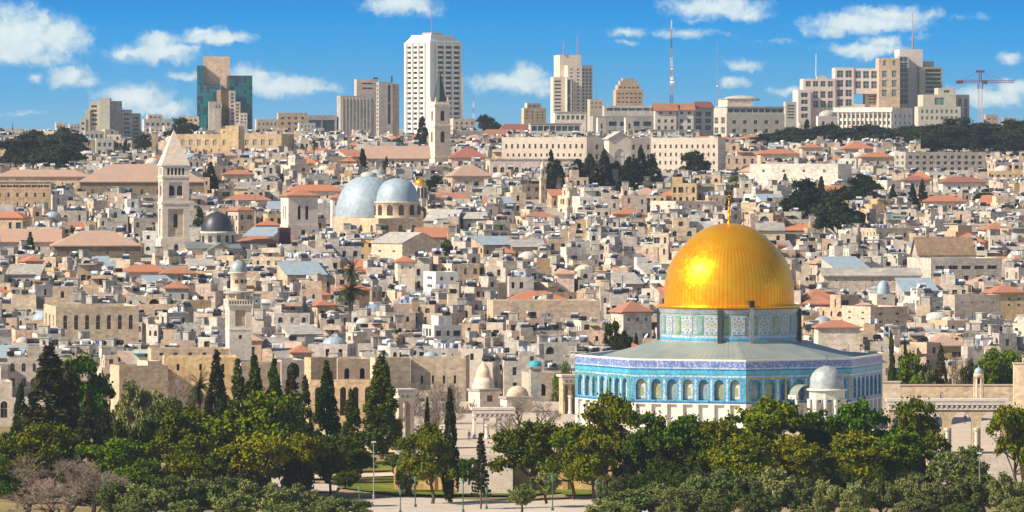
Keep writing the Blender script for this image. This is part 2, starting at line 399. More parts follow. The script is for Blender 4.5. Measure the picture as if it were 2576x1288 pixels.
def vbands(spec, Wd, conv, H):
    """spec rows: (ncols, nrows, width share, height share, v_top, v_bottom, arch, x0, x1)"""
    out = []
    for r in spec or ():
        n, m, fw, fh, vt, vb = r[:6]; arch = r[6] if len(r) > 6 else False
        xa, xb = (r[7], r[8]) if len(r) > 8 else (.04, .96)
        zt, zb = min(conv(vt), H - .05), max(conv(vb), .1); st = (zt - zb) / m; cw = (xb - xa) * Wd / n
        for j in range(m):
            c = zb + st * (j + .5); cols = []
            for i in range(n):
                x = xa * Wd + cw * (i + .5); cols.append((x - cw*fw/2, x + cw*fw/2, arch))
            out.append((c - st*fh/2, c + st*fh/2, cols))
    return sorted(out, key=lambda b: b[0])
HERO = []       # (u0, u1, v_visible_bottom, D, x0, x1, y0, y1)
def wing(root, u0, us, u1, vt, D, yaw=14, mat='cream', front=None, side=None, d=None, roof='flat', roofmat=None, rh=2.5, par=.6,
         vb=None, zb=None, win='glass', bars=True, single=False, name='wing', rec=.3, over=.5, back=True):
    """a rectangular block whose corner, edges and top are at picture positions, standing at distance D"""
    if single and vb is not None and D > 1060: D = min(D, DV(vb + 6))
    s = D / F; a = R(abs(yaw)); zb = GZ(D) - 1.5 if zb is None else zb; H = PZ(vt, D) - zb
    if yaw > 0: w = (u1 - us) * s / math.cos(a); d = d or max(2.0, (us - u0) * s / math.sin(a)); loc = (PX(us, D), D, zb); rz = a
    elif yaw < 0: w = (us - u0) * s / math.cos(a); d = d or max(2.0, (u1 - us) * s / math.sin(a)); loc = (PX(u0, D), D + w * math.sin(a), zb); rz = -a
    else: w = (u1 - u0) * s; d = d or 12; loc = (PX(u0, D), D, zb); rz = 0
    conv = lambda v: PZ(v, D) - zb
    mb = MB(); p0, pl, pr = place_front(w, d), place_left(w, d), place_right(w, d)
    fw = facade(mb, p0, w, H, vbands(front, w, conv, H), rec)
    lw = facade(mb, pl, d, H, vbands(side if yaw >= 0 else None, d, conv, H), rec)
    rw = facade(mb, pr, d, H, vbands(side if yaw < 0 else None, d, conv, H), rec)
    mb.poly([(0,d,0),(w,d,0),(w,d,H),(0,d,H)])
    if roof == 'flat' and par > 0:
        t = .35; zf = H - par
        for A, B, C, E in (((0,0),(w,0),(w-t,t),(t,t)), ((w,0),(w,d),(w-t,d-t),(w-t,t)), ((w,d),(0,d),(t,d-t),(w-t,d-t)), ((0,d),(0,0),(t,t),(t,d-t))):
            mb.poly([(*A,H),(*B,H),(*C,H),(*E,H)]); mb.poly([(*E,H),(*C,H),(*C,zf),(*E,zf)])
    if roof == 'gablex':   # ridge parallel to the front
        for x in (0, w): mb.poly([(x,0,H),(x,d,H),(x,d/2,H+rh)])
    if roof == 'gabley':   # gable end to the front
        for y in (0, d): mb.poly([(0,y,H),(w,y,H),(w/2,y,H+rh)])
    o = None
    if single:
        root.location = loc; root.rotation_euler = (0, 0, rz); hold = root; o = mb.build('wall', M[mat], root); q = (0,0,0); qz = 0
    else:
        q = tuple(np.array(loc) - np.array(root.location)); o = mb.build(name, M[mat], root, q, rz); hold = o
    rb = MB(); rm = roofmat or {'flat': 'roof'}.get(roof, 'red')
    if roof == 'flat':
        t = .35 if par > 0 else -.25; zf = H - par
        if par > 0: rb.poly([(t,t,zf-.004),(w-t,t,zf-.004),(w-t,d-t,zf-.004),(t,d-t,zf-.004)])
        else: rb.box(t, w-t, t, d-t, H, H + .4, bottom=True)
    elif roof == 'hip': rb.hip(-over, w+over, -over, d+over, H, rh)
    elif roof == 'gablex':
        for sg, y0, y1 in ((1, -over, d/2), (1, d+over, d/2)):
            e = rh * over / (d/2)
            for dz in (0, .25): rb.poly([(-over,y0,H-e+dz+.02),(w+over,y0,H-e+dz+.02),(w+over,y1,H+rh+dz+.02),(-over,y1,H+rh+dz+.02)])
            rb.poly([(-over,y0,H-e+.02),(w+over,y0,H-e+.02),(w+over,y0,H-e+.27),(-over,y0,H-e+.27)])
            for x in (-over, w+over): rb.poly([(x,y0,H-e+.02),(x,y1,H+rh+.02),(x,y1,H+rh+.27),(x,y0,H-e+.27)])
    elif roof == 'gabley':
        for x0, x1 in ((-over, w/2), (w+over, w/2)):
            e = rh * over / (w/2)
            for dz in (0, .25): rb.poly([(x0,-over,H-e+dz+.02),(x0,d+over,H-e+dz+.02),(x1,d+over,H+rh+dz+.02),(x1,-over,H+rh+dz+.02)])
            for y in (-over, d+over): rb.poly([(x0,y,H-e+.02),(x1,y,H+rh+.02),(x1,y,H+rh+.27),(x0,y,H-e+.27)])
            rb.poly([(x0,-over,H-e+.02),(x0,d+over,H-e+.02),(x0,d+over,H-e+.27),(x0,-over,H-e+.27)])
    if rb.f: rb.build('roof', M[rm], hold)
    panes(fw, p0, rec, 'f', hold, win, bars); panes(lw, pl, rec, 'l', hold, win, bars); panes(rw, pr, rec, 'r', hold, win, bars)
    ca, sa = math.cos(rz), math.sin(rz)
    cs = [(loc[0] + x*ca - y*sa, loc[1] + x*sa + y*ca) for x, y in ((0,0),(w,0),(w,d),(0,d))]
    if vb is not None: HERO.append((min(u0, us), max(u1, us), vb, D, min(c[0] for c in cs), max(c[0] for c in cs), min(c[1] for c in cs), max(c[1] for c in cs)))
    hold['_d'] = d; hold['_w'] = w; hold['_h'] = H
    return hold
NAMED = []      # landmarks used to describe the small houses: (u, v, phrase)
def bldg(name, label, cat, u0, us, u1, vt, D, yaw=14, group=None, short=None, **k):
    r = thing(name, label, cat, (0,0,0), 0, group)
    wing(r, u0, us, u1, vt, D, yaw, single=True, **k)
    if short: NAMED.append(((u0+u1)/2, (vt + (k.get('vb') or vt + 30))/2, short))
    return r
def compound(name, label, cat, u, v, D, wings, group=None, short=None):
    r = thing(name, label, cat, (PX(u, D), D, GZ(D) - 1.5), 0, group)
    ws = [wing(r, *w[:5], **(w[5] if len(w) > 5 else {})) for w in wings]
    if short: NAMED.append((u, v, short))
    return r, ws
def rel(root, u, v, D, dy=0):
    p = Vector((PX(u, D), D + dy, PZ(v, D))) - Vector(root.location)
    a = -root.rotation_euler[2]; c, s = math.cos(a), math.sin(a)
    return (p.x*c - p.y*s, p.x*s + p.y*c, p.z)
def lathe_part(root, name, u, D, prof, mat, n=28, smooth=True, sx=1, sy=1):
    """a turned part; prof gives (radius, v) in picture units at distance D"""
    s = D / F; mb = MB(); mb.lathe([(max(r*s, .001), PZ(v, D) - root.location.z) for r, v in prof], n, sx=sx, sy=sy)
    x, y, z = rel(root, u, V0, D); return mb.build(name, M[mat] if isinstance(mat, str) else mat, root, (x, y, 0), smooth=smooth)
def circ(r, v0, v1, n=10, pw=1.0): return [(r * math.cos(math.pi/2*i/n) ** pw, v0 + (v1 - v0) * math.sin(math.pi/2*i/n)) for i in range(n + 1)]
def mast(name, label, u, v0, v1, D, w=.35, lattice=False, cols=('redm','whitem'), nb=6, extra=()):
    z0, z1 = PZ(v0, D), PZ(v1, D); r = thing(name, label, 'mast', (PX(u, D), D, z0)); h = z1 - z0
    for i in range(nb):
        mb = MB(); a, b = h*i/nb, h*(i+1)/nb; k0, k1 = .7*w*(1 - .75*i/nb), .7*w*(1 - .75*(i+1)/nb)
        if lattice:
            for sx, sy in ((-1,-1),(1,-1),(1,1),(-1,1)): mb.tube((sx*k0,sy*k0,a),(sx*k1,sy*k1,b), .13*w+.05, n=4)
            m_ = 3
            for j in range(m_):
                za, zb = a + (b-a)*j/m_, a + (b-a)*(j+1)/m_; k = (k0+k1)/2
                for p, q in (((-k,-k),(k,-k)),((k,-k),(k,k)),((k,k),(-k,k)),((-k,k),(-k,-k))):
                    mb.tube((*p,za),(*q,zb), .08*w+.03, n=4); mb.tube((*q,za),(*p,zb), .08*w+.03, n=4)
        else: mb.tube((0,0,a),(0,0,b), k0, k1, 6)
        mb.build('mast_section', M[cols[i % len(cols)]], r)
    for (zz, rr) in extra:
        mb = MB(); mb.lathe([(.1, h*zz - rr*.3), (rr, h*zz - rr*.3), (rr, h*zz + rr*.3), (.1, h*zz + rr*.3)], 10, cx=rr*.6); mb.build('dish_antenna', M['whitem'], r)
    return r
# ------------------------------------------------------------------ golden domed shrine
def mosaic(name, cs, size=.35, rough=.35, sq=(1,1,1)):
    m, t, b = base_mat(name, rough, 0, .5)
    oc = t.new('ShaderNodeTexCoord').outputs['Object']
    v = t.new('ShaderNodeTexVoronoi', feature='F1', distance='CHEBYCHEV'); t.put(v.inputs['Vector'], t.vm('MULTIPLY', oc, sq)); v.inputs['Scale'].default_value = 1/size
    v.inputs['Randomness'].default_value = .55
    sc = t.new('ShaderNodeSeparateColor'); t.put(sc.inputs[0], v.outputs['Color'])
    n = len(cs); col = t.ramp(sc.outputs[0], [(i / n, c) for i, c in enumerate(cs)], 'CONSTANT')
    big = t.smooth(t.noise(oc, .5, 4), .3, .7, .85, 1.12)
    t.put(b.inputs['Base Color'], t.vm('SCALE', col, scale=big)); return m
M['tile'] = mosaic('pale_blue_mosaic', [(.06,.27,.46),(.09,.33,.50),(.04,.20,.40),(.20,.38,.50),(.06,.31,.50)], .22)
M['tilepale'] = mosaic('white_and_blue_mosaic', [(.32,.46,.60),(.52,.58,.62),(.15,.36,.62),(.56,.58,.58)], .24)
M['tilecyan'] = mosaic('turquoise_mosaic', [(.06,.40,.56),(.09,.46,.58),(.05,.33,.52)], .3)
M['script'] = mosaic('violet_blue_inscription_mosaic', [(.16,.23,.50),(.12,.18,.46),(.38,.42,.56),(.10,.20,.48),(.22,.30,.54)], .24, .35, (1,1,.8))
M['tileblue'] = mosaic('deep_blue_mosaic', [(.03,.14,.36),(.04,.20,.44),(.03,.11,.30)], .3)
M['tilegreen'] = mosaic('green_mosaic', [(.09,.34,.20),(.14,.40,.26),(.06,.27,.20)], .3)
M['tileyellow'] = mosaic('yellow_mosaic', [(.46,.35,.10),(.38,.30,.10),(.50,.40,.14)], .25)
M['pane_white'] = mosaic('white_window_lattice', [(.62,.60,.52),(.54,.54,.48),(.45,.48,.42)], .25)
M['pane_yellow'] = mosaic('yellow_green_window_lattice', [(.32,.34,.17),(.38,.38,.20),(.26,.32,.22)], .25)
M['pane_grey'] = mosaic('blue_grey_window_lattice', [(.24,.32,.36),(.30,.36,.36),(.20,.30,.36)], .25)
M['drumtile'] = mosaic('grey_white_mosaic', [(.30,.36,.40),(.36,.40,.42),(.24,.31,.37),(.40,.42,.41)], .3)
M['drumpale'] = mosaic('pale_grey_mosaic', [(.44,.46,.46),(.50,.50,.47),(.36,.41,.44)], .25)
M['marble'] = flat('veined_white_marble', (.74,.70,.62), .4, 0, .12, .6, .4)
def gold_mat():
    m, t, b = base_mat('gilded_copper_panels', .3, .66, .08)
    oc = t.new('ShaderNodeTexCoord').outputs['Object']; sx = t.new('ShaderNodeSeparateXYZ'); t.put(sx.inputs[0], oc)
    ang = t.m('MULTIPLY', t.m('ARCTAN2', sx.outputs[1], sx.outputs[0]), 96 / (2 * math.pi)); zz = t.m('MULTIPLY', sx.outputs[2], 2.1)
    cb = t.new('ShaderNodeCombineXYZ'); t.put(cb.inputs[0], t.m('FLOOR', ang)); t.put(cb.inputs[1], t.m('FLOOR', zz))
    wn = t.new('ShaderNodeTexWhiteNoise', noise_dimensions='2D'); t.put(wn.inputs[0], cb.outputs[0])
    fa, fz = t.m('FRACT', ang), t.m('FRACT', zz)
    ea = t.m('MINIMUM', fa, t.m('SUBTRACT', 1, fa)); ez = t.m('MINIMUM', fz, t.m('SUBTRACT', 1, fz))
    seam = t.m('MULTIPLY', t.smooth(ea, .02, .22), t.smooth(ez, .0, .10, .6, 1))
    rowt = t.smooth(t.noise(oc, .35, 4), .3, .7, 0, 1)
    c = t.mix(t.m('MULTIPLY_ADD', rowt, .75, t.m('MULTIPLY', wn.outputs[0], .25)), (1.0,.39,.006), (1.0,.51,.018))
    t.put(b.inputs['Base Color'], t.vm('SCALE', c, scale=t.m('MULTIPLY_ADD', seam, .26, .74)))
    t.put(b.inputs['Roughness'], t.m('MULTIPLY_ADD', wn.outputs[0], .10, .29))
    nrm = t.new('ShaderNodeNewGeometry').outputs['Normal']
    t.put(b.inputs['Normal'], t.vm('NORMALIZE', t.vm('ADD', nrm, t.vm('SCALE', t.vm('SUBTRACT', wn.outputs[1], (.5,.5,.5)), scale=.10))))
    return m
M['goldleaf'] = gold_mat()
def ribbed_lead():
    m, t, b = base_mat('weathered_lead_sheets', .5, .15, .4)
    oc = t.new('ShaderNodeTexCoord').outputs['Object']; sx = t.new('ShaderNodeSeparateXYZ'); t.put(sx.inputs[0], oc)
    a = t.m('FRACT', t.m('MULTIPLY', t.m('ARCTAN2', sx.outputs[1], sx.outputs[0]), 128 / (2*math.pi)))
    e = t.smooth(t.m('ABSOLUTE', t.m('SUBTRACT', a, .5)), .36, .5, 1, .72)
    n = t.noise(oc, .25, 5, .65)
    c = t.mix(t.smooth(n, .35, .65), (.25,.31,.30), (.34,.355,.31)); t.put(b.inputs['Base Color'], t.vm('SCALE', c, scale=e)); return m
M['leadroof'] = ribbed_lead()
def shrine():
    DC = 900; r = thing('domed_shrine', 'octagonal blue tiled shrine with a great golden dome', 'shrine', (PX(1834, DC), DC, PLZ))
    NAMED.append((1832, 700, 'the great golden dome'))
    Rr, rot, H = 27.0, R(3.7), 12.25; side = 2 * Rr * math.sin(R(22.5)); ap = Rr * math.cos(R(22.5))
    for k in range(8):
        na = R(-90) + rot + R(22.5) + k * R(45)      # outward normal of the face; k=0 is the one right of the near corner
        nx, ny = math.cos(na), math.sin(na); tx, ty = -ny, nx
        def place(x, z, e, nx=nx, ny=ny, tx=tx, ty=ty): return (nx*(ap-e) + tx*(x-side/2), ny*(ap-e) + ty*(x-side/2), z)
        trim = {0: 'tileyellow', 7: 'tilepale', 6: 'tilegreen'}.get(k, 'tilepale')
        mats = ['marble', 'tile', trim, 'tilepale', 'tilecyan', 'script', 'marble', 'tileblue']
        mb = MB(); n = 7; m0 = .55; pw = (side - 2*m0) / n
        cols = [(m0 + pw*(i+.5) - .88, m0 + pw*(i+.5) + .88) for i in range(n)]
        facade(mb, place, side, 4.75, [(.3, 4.55, [(a, b, False) for a, b in cols])], .55, 0)
        def q(x0, x1, z0, z1, mi, e=0.): mb.poly([place(x0,z0,e), place(x1,z0,e), place(x1,z1,e), place(x0,z1,e)], mi)
        q(0, side, 4.75, 5.05, 7)
        w2 = facade(mb, place, side, 9.2, [(5.3, 8.85, [(a, b, True) for a, b in cols])], .7, 1, 5.05)
        for i in range(n - 1):
            x = m0 + pw*(i+1); q(x - .19, x + .19, 5.2, 8.9, 3, -.02)
        q(0, side, 9.2, 9.5, 3); q(0, side, 9.5, 9.75, 1); q(0, side, 9.75, 10.35, 4); q(0, side, 10.35, 10.6, 7); q(0, side, 10.6, 10.85, 3); q(0, side, 10.85, 11.95, 5); q(0, side, 11.95, H, 6)
        if k in (0, 6):
            for x0, x1 in ((.1, 7.9), (12.7, 20.5)):
                q(x0, x1, 8.98, 9.3, 2, -.03); q(x0, x0 + .34, 5.1, 8.98, 2, -.03); q(x1 - .34, x1, 5.1, 8.98, 2, -.03)
        mb.poly([place(0,H,0), place(side,H,0), place(side,H,.7), place(0,H,.7)], 6); q(0, side, 10.6, H, 3, .7)
        o = mb.build('wall', [M[x] for x in mats], r)
        if 1 < k < 6: continue
        kinds = ['pane_white','pane_yellow','pane_grey','pane_white','pane_grey','pane_yellow','pane_white']
        for (x, z, w, h), kd in zip(w2, kinds):
            if k == 0: kd = {'pane_white': 'pane_grey', 'pane_yellow': 'pane_yellow'}.get(kd, 'tileblue')
            pm = MB(); e = .68
            def pq(x0, x1, z0, z1, mi, ee): pm.poly([place(x0,z0,ee), place(x1,z0,ee), place(x1,z1,ee), place(x0,z1,ee)], mi)
            pq(x-w/2-.05, x+w/2+.05, z-h/2, z+h/2, 0, e)
            pq(x-w*.40, x+w*.40, z-h*.44, z+h*.26, 1, e - .05); pq(x-w*.17, x+w*.17, z-h*.30, z+h*.10, 2, e - .09)
            if kd == 'pane_white': pq(x-w*.4, x+w*.4, z+h*.27, z+h*.44, 3, e - .05)
            pm.build('window', [M['tile'], M[kd], M['pane_yellow' if kd == 'pane_white' else kd], M['tileyellow']], o)
        for (a, b) in cols:
            pm = MB(); pm.poly([place(a-.05,.3,.53), place(b+.05,.3,.53), place(b+.05,4.55,.53), place(a-.05,4.55,.53)]); pm.build('panel', M['marble'], o)
    # roof, drum
    mb = MB(); n = 8
    def oct(rad, z): return [(rad*math.cos(R(-90)+rot+R(45)*i), rad*math.sin(R(-90)+rot+R(45)*i), z) for i in range(8)]
    A, B = oct(26.2, 11.0), oct(12.6, 14.75)
    for i in range(8): mb.poly([A[i], A[(i+1)%8], B[(i+1)%8], B[i]])
    mb.build('roof', M['leadroof'], r)
    drum = MB(); drum.lathe([(12.3, 13.6), (12.3, 14.75), (12.0, 14.8), (12.0, 20.4)], 96, mi=0); dr = drum.build('drum', [M['drumtile']], r)
    bn = MB()
    bn.lathe([(12.02, 15.0), (12.06, 15.0), (12.06, 15.4), (12.02, 15.4)], 96, mi=0, cap=False)
    bn.lathe([(12.02, 15.4), (12.05, 15.4), (12.05, 15.75), (12.02, 15.75)], 96, mi=1, cap=False)
    bn.lathe([(12.02, 19.55), (12.10, 19.55), (12.35, 20.35), (12.02, 20.35)], 96, mi=2, cap=False)
    bn.build('band', [M['tilecyan'], M['tilepale'], M['drumtile']], dr)
    def at(deg, rad): a = R(-90) + R(deg); return (rad*math.cos(a), rad*math.sin(a)), a + math.pi/2
    med = MB()
    med.box(-1.05,1.05,-.06,.3,-1.55,1.55,0)
    for i in range(8):
        a = math.pi*i/4 + .39; x, z = .72*math.cos(a), .78*math.sin(a); s_ = .20
        med.poly([(x-s_,-.075,z),(x,-.075,z-s_),(x+s_,-.075,z),(x,-.075,z+s_)], 1)
    for x, z in ((-.8,1.25),(0,1.25),(.8,1.25),(-.8,-1.25),(0,-1.25),(.8,-1.25)): med.poly([(x-.2,-.075,z-.16),(x+.2,-.075,z-.16),(x+.2,-.075,z+.16),(x-.2,-.075,z+.16)], 1)
    med.poly([(-.42,-.08,0),(0,-.08,-.46),(.42,-.08,0),(0,-.08,.46)], 2)
    medm = med.mesh('medallion', [M['drumpale'], M['tile'], M['tileyellow']])
    wm = {}
    for key, c in (('g', 'tilegreen'), ('t', 'tilegreen')):
        w_ = MB(); w_.box(-.62,.62,-.05,.3,-1.6,1.6,0); w_.box(-.42,.42,-.09,-.052,-1.3,1.3,1); wm[key] = w_.mesh('drum_window', [M[c], M['pane_yellow' if key == 'g' else 'pane_grey']])
    for i in range(16):
        (x, y), a = at(5.6 + 22.5*i, 12.0); put('medallion', medm, dr, (x, y, 17.55), a)
        (x, y), a = at(-4.6 + 22.5*i, 12.0); put('window', wm['gt'[i % 2]], dr, (x, y, 17.55), a)
    for i in range(4):
        (x, y), a = at(-9.6 + 90*i, 12.35); pb = MB(); pb.box(-.42,.42,-.35,.6,14.0,20.3); pb.build('buttress', M['darklead'], r, (x, y, 0), a)
    cor = MB(); cor.lathe([(11.6, 20.3), (12.3, 20.42), (12.55, 20.6), (12.55, 20.9), (11.9, 20.98), (11.2, 21.1)], 96, cap=False); cor.build('cornice', M['goldleaf'], r, smooth=True)
    s = DC / F
    prof = [(164,773),(163.6,762),(163.6,745),(163.2,723),(161.5,706),(157.5,690),(152,671),(141,650),(131,636),(120,623),(109,611),(97,600),(85,589.5),(72,580),(57,572.5),(41,567),(22,563),(8,561.5),(1,561)]
    mb = MB(); mb.lathe([(p*s, PZ(v, DC) - PLZ) for p, v in prof], 144); mb.build('dome', M['goldleaf'], r, smooth=True)
    z0 = PZ(562, DC) - PLZ; fb = MB()
    fb.lathe([(.42,z0-.2),(.24,z0+.3),(.14,z0+.5),(.32,z0+.9),(.34,z0+1.1),(.18,z0+1.5),(.10,z0+1.7),(.26,z0+2.1),(.26,z0+2.3),(.09,z0+2.7),(.08,z0+3.0),(.20,z0+3.3),(.08,z0+3.6),(.05,z0+4.3)], 14)
    for i in range(14):
        a, b = R(-70 + 22.9*i*.98), R(-70 + 22.9*(i+1)*.98); fb.tube((.28*math.sin(a), 0, z0+4.6-.34*math.cos(a)), (.28*math.sin(b), 0, z0+4.6-.34*math.cos(b)), .06, n=5)
    fb.build('finial', M['goldleaf'], r, smooth=True)
    (x, y), a = at(15.9, 12.5); sb = MB(); sb.box(-.42,.42,-.3,.3,20.7,21.9,0); sb.box(-.36,.36,-.12,.12,13.9,20.7,1); sb.build('service_duct', [M['black'], M['metal']], r, (x, y, 0), a)
    # porch on the face to the right of the near corner
    na = R(-90) + rot + R(22.5); pb = MB(); pr, L = 2.1, 3.2
    for i in range(10):
        a, b = math.pi*i/10, math.pi*(i+1)/10
        p = [(pr*math.cos(t), y, 6.2 + 1.75*math.sin(t)) for t, y in ((a,-L),(b,-L),(b,0),(a,0))]; pb.poly(p, 0)
    for sx in (-1, 1):
        pb.box(sx*pr-.25, sx*pr+.25, -L+.1, -.02, 5.5, 6.2, 1)
        pb.lathe([(.34,0),(.26,.5),(.24,5),(.36,5.5)], 12, sx*(pr-.1), -L+.5, 1)
    pb.build('porch', [M['leadroof'], M['marble']], r, (ap*math.cos(na), ap*math.sin(na), 0), na + math.pi/2)
shrine()

def domed_kiosk():
    D = 868; r = thing('domed_pavilion', 'small grey domed open pavilion beside the blue shrine', 'pavilion', (PX(2080, D), D, PLZ)); s = D / F
    NAMED.append((2080, 960, 'the small grey domed pavilion'))
    lathe_part(r, 'dome', 2080, D, [(44,977),(43,965),(42,952),(37,940),(29,931),(19,924.5),(9,921),(2,919.5)], 'leadpale', 32)
    lathe_part(r, 'eave', 2080, D, [(40,976.5),(51,978),(51,982),(40,983)], 'marble', 24)
    lathe_part(r, 'drum', 2080, D, [(46,1004),(46,983)], 'pane_white', 11, False)
    for i in range(11):
        a = 2*math.pi*i/11; x, y = 46*s*math.cos(a), 46*s*math.sin(a)
        c = MB(); c.lathe([(.32,0),(.22,.3),(.20,3.6),(.34,PZ(1004,D)-PLZ)], 10, x, y); c.build('column', M['marble'], r)
    f = MB(); z = PZ(919, D) - PLZ; f.lathe([(.12,z-.1),(.25,z+.4),(.06,z+.8),(.04,z+1.9)], 8); f.build('finial', M['darklead'], r)
M['leadpale'] = flat('pale_grey_lead', (.34,.39,.39), .55, .12, .28, 1.2, .4)
domed_kiosk()

# ------------------------------------------------------------------ square towers
def tower(name, label, cat, u, D, yaw, stages, zb=None, short=None, vb=None, group=None):
    """stages: (half width in picture units, v_bottom, v_top, material, bands, recess, pane)"""
    zb = GZ(D) - 1.5 if zb is None else zb; a = R(yaw)
    r = thing(name, label, cat, (PX(u, D), D, zb), a, group); s = D / F; k = s / (abs(math.cos(a)) + abs(math.sin(a)))
    for (hw, v0, v1, mat, bands, rec, pan) in stages:
        h = hw * k; z0, z1 = PZ(v0, D) - zb, PZ(v1, D) - zb
        mb = MB(); conv = lambda v: PZ(v, D) - zb - z0
        P = {'f': lambda x,z,e: (-h+x, -h+e, z0+z), 'l': lambda x,z,e: (-h+e, h-x, z0+z), 'r': lambda x,z,e: (h-e, -h+x, z0+z)}
        ws = {f: facade(mb, P[f], 2*h, z1-z0, vbands(bands, 2*h, conv, z1-z0), rec) for f in 'flr'}
        mb.poly([(-h,h,z0),(h,h,z0),(h,h,z1),(-h,h,z1)]); mb.poly([(-h,-h,z1),(h,-h,z1),(h,h,z1),(-h,h,z1)]); mb.poly([(-h,-h,z0),(-h,h,z0),(h,h,z0),(h,-h,z0)])
        o = mb.build('stage', M[mat], r)
        if pan:
            for f in 'flr': panes(ws[f], P[f], rec, f, o, pan, False)
    if short: NAMED.append((u, (stages[0][1] + stages[-1][2]) / 2, short))
    if vb: h = stages[0][0]; HERO.append((u-h, u+h, vb, D, PX(u-h,D), PX(u+h,D), D-6, D+6))
    r['_k'] = k; return r
def pyramid(r, D, hw, v0, v1, mat, name='spire', n=4):
    k = r['_k'] * (1 if n == 4 else D/F/r['_k']); zb = r.location.z; mb = MB()
    z0, z1 = PZ(v0, D) - zb, PZ(v1, D) - zb
    if n == 4:
        h = hw * k; b = [(-h,-h,z0),(h,-h,z0),(h,h,z0),(-h,h,z0)]; mb.box(-h,h,-h,h,z0-.35,z0,0,top=False,bottom=True)
    else: b = [(hw*D/F*math.cos(2*math.pi*(i+.5)/n), hw*D/F*math.sin(2*math.pi*(i+.5)/n), z0) for i in range(n)]
    for i in range(n): mb.poly([b[i], b[(i+1)%n], (0,0,z1)])
    return mb.build(name, M[mat], r)
def church_towers():
    D = 1400
    r = tower('bell_tower', 'tall white stone bell tower with pyramid spire and twin belfry windows', 'tower', 437, D, 13,
      [(47,665,604,'pale',[(1,1,.16,.9,612,632,True)],.5,'brownwin'), (45,604,599,'pale',None,.1,None),
       (41.5,599,513,'pale',[(1,1,.62,1,525,595)],.35,None), (43.5,513,507.5,'pale',None,.1,None),
       (40.5,507.5,447,'pale',[(1,1,.56,1,458,498)],.4,None), (42.5,447,442.5,'pale',None,.1,None), (40,442.5,418,'pale',[(5,1,.62,1,422,440,True,.15,.85)],.6,'brownwin'), (43.5,418,414,'pale',None,.1,None)], short='the tall white bell tower', vb=648)
    s = D/F; k = r['_k']; zb = r.location.z; mb = MB()
    # recessed fields of the two long stages: inner wall with slit and twin window
    for (hw, v0, v1, wv0, wv1, cols) in ((41.5,595,525,572,537,[(-.11,.11)]), (40.5,498,458,492,466,[(-.40,-.06),(.06,.40)])):
        h = hw*k*.995; z0, z1 = PZ(v0,D)-zb, PZ(v1,D)-zb; wz0, wz1 = PZ(wv0,D)-zb, PZ(wv1,D)-zb
        for f in 'flr':
            P = {'f': lambda x,z,e: (-h+x, -h+.36+e, z), 'l': lambda x,z,e: (-h+.36+e, h-x, z), 'r': lambda x,z,e: (h-.36-e, -h+x, z)}[f]
            fld = (h*.30, h*1.70)
            P2 = lambda x,z,e: P(x+fld[0]-.1, z, e); L = fld[1]-fld[0]+.2
            m2 = MB(); ws = facade(m2, P2, L, z1+.2, [(wz0, wz1, [(L/2+a*L, L/2+b*L, True) for a, b in cols])], .5, 0, z0-.2)
            o = m2.build('field', M['tan' if hw > 41 else 'pale'], r); panes(ws, P2, .5, f, o, 'brownwin', False)
    pyramid(r, D, 43, 414, 326, 'pale')
    lathe_part(r, 'cross', 437, D, [(1.2,327),(1.2,318)], 'dark', 6)
    # St: slender tower with green spire on the ridge
    D = 1920
    r = tower('spire_tower', 'slender pale church tower with dark green pointed spire', 'tower', 1106, D, 22,
      [(28.5,435,398,'minaret',None,.3,None), (30,398,394,'minaret',None,.1,None), (27.5,394,320,'minaret',[(1,1,.30,1,330,358,True)],.6,'brownwin'), (29.5,320,315,'minaret',None,.1,None),
       (26.5,315,268,'minaret',[(1,1,.30,1,278,304,True)],.6,'brownwin'), (29,268,262,'minaret',None,.1,None), (25,262,256,'minaret',None,.1,None)], short='the green spired tower', vb=425)
    pyramid(r, D, 17.5, 257, 172, 'copper', 'spire', 8)
    for dx, dy in ((-1,-1),(1,-1),(1,1),(-1,1)):
        mb = MB(); k = r['_k']*21; z = PZ(262, D) - r.location.z; mb.box(dx*k-.4, dx*k+.4, dy*k-.4, dy*k+.4, z, z+1.6); mb.box(dx*k-.28, dx*k+.28, dy*k-.28, dy*k+.28, z+1.6, z+2.6); mb.build('pinnacle', M['cream'], r)
    lathe_part(r, 'cross', 1106, D, [(.8,174),(.6,163)], 'dark', 6)
    # belfry with orange roof near the blue domes
    D = 1455
    r = tower('belfry', 'square stone belfry with paired arches and orange tiled roof', 'tower', 753, D, 17,
      [(50,640,565,'pale',[(1,1,.14,1,578,590)],.5,'brownwin'), (47.5,565,497,'pale',[(2,1,.42,1,517,552,True,.24,.76)],.9,'brownwin'), (48.5,497,493,'pale',None,.1,None)], short='the orange roofed belfry', vb=600)
    h = 54*r['_k']; z = PZ(497.5,D)-r.location.z; mb = MB(); mb.hip(-h,h,-h,h,z+.4,PZ(481,D)-PZ(497,D),th=.3); mb.build('roof', M['red'], r)
    # minaret with balcony and round lantern, by the western colonnade
    D = 1060
    r = tower('minaret', 'square stone minaret with balcony and small grey dome', 'minaret', 600, D, 13,
      [(34,905,830,'minaret',[(1,1,.16,1,842,852)],.3,'brownwin'), (35,830,826,'minaret',None,.1,None), (34,826,775,'minaret',[(1,1,.5,1,780,820)],.25,'tan'), (36,775,768,'minaret',None,.1,None),
       (39,768,752,'minaret',[(9,1,.55,1,756,764)],.25,'brownwin')], short='the balconied minaret', vb=885)
    m_ = MB()
    lathe_part(r, 'lantern', 600, D, [(24,752),(24,740),(24,738)], 'tan', 8, False)
    for i in range(8):
        a = 2*math.pi*(i+.5)/8; c = MB(); k = 31*D/F; c.tube((k*math.cos(a), k*math.sin(a), PZ(752,D)-r.location.z), (k*math.cos(a), k*math.sin(a), PZ(737,D)-r.location.z), .14, n=6); c.build('post', M['minaret'], r)
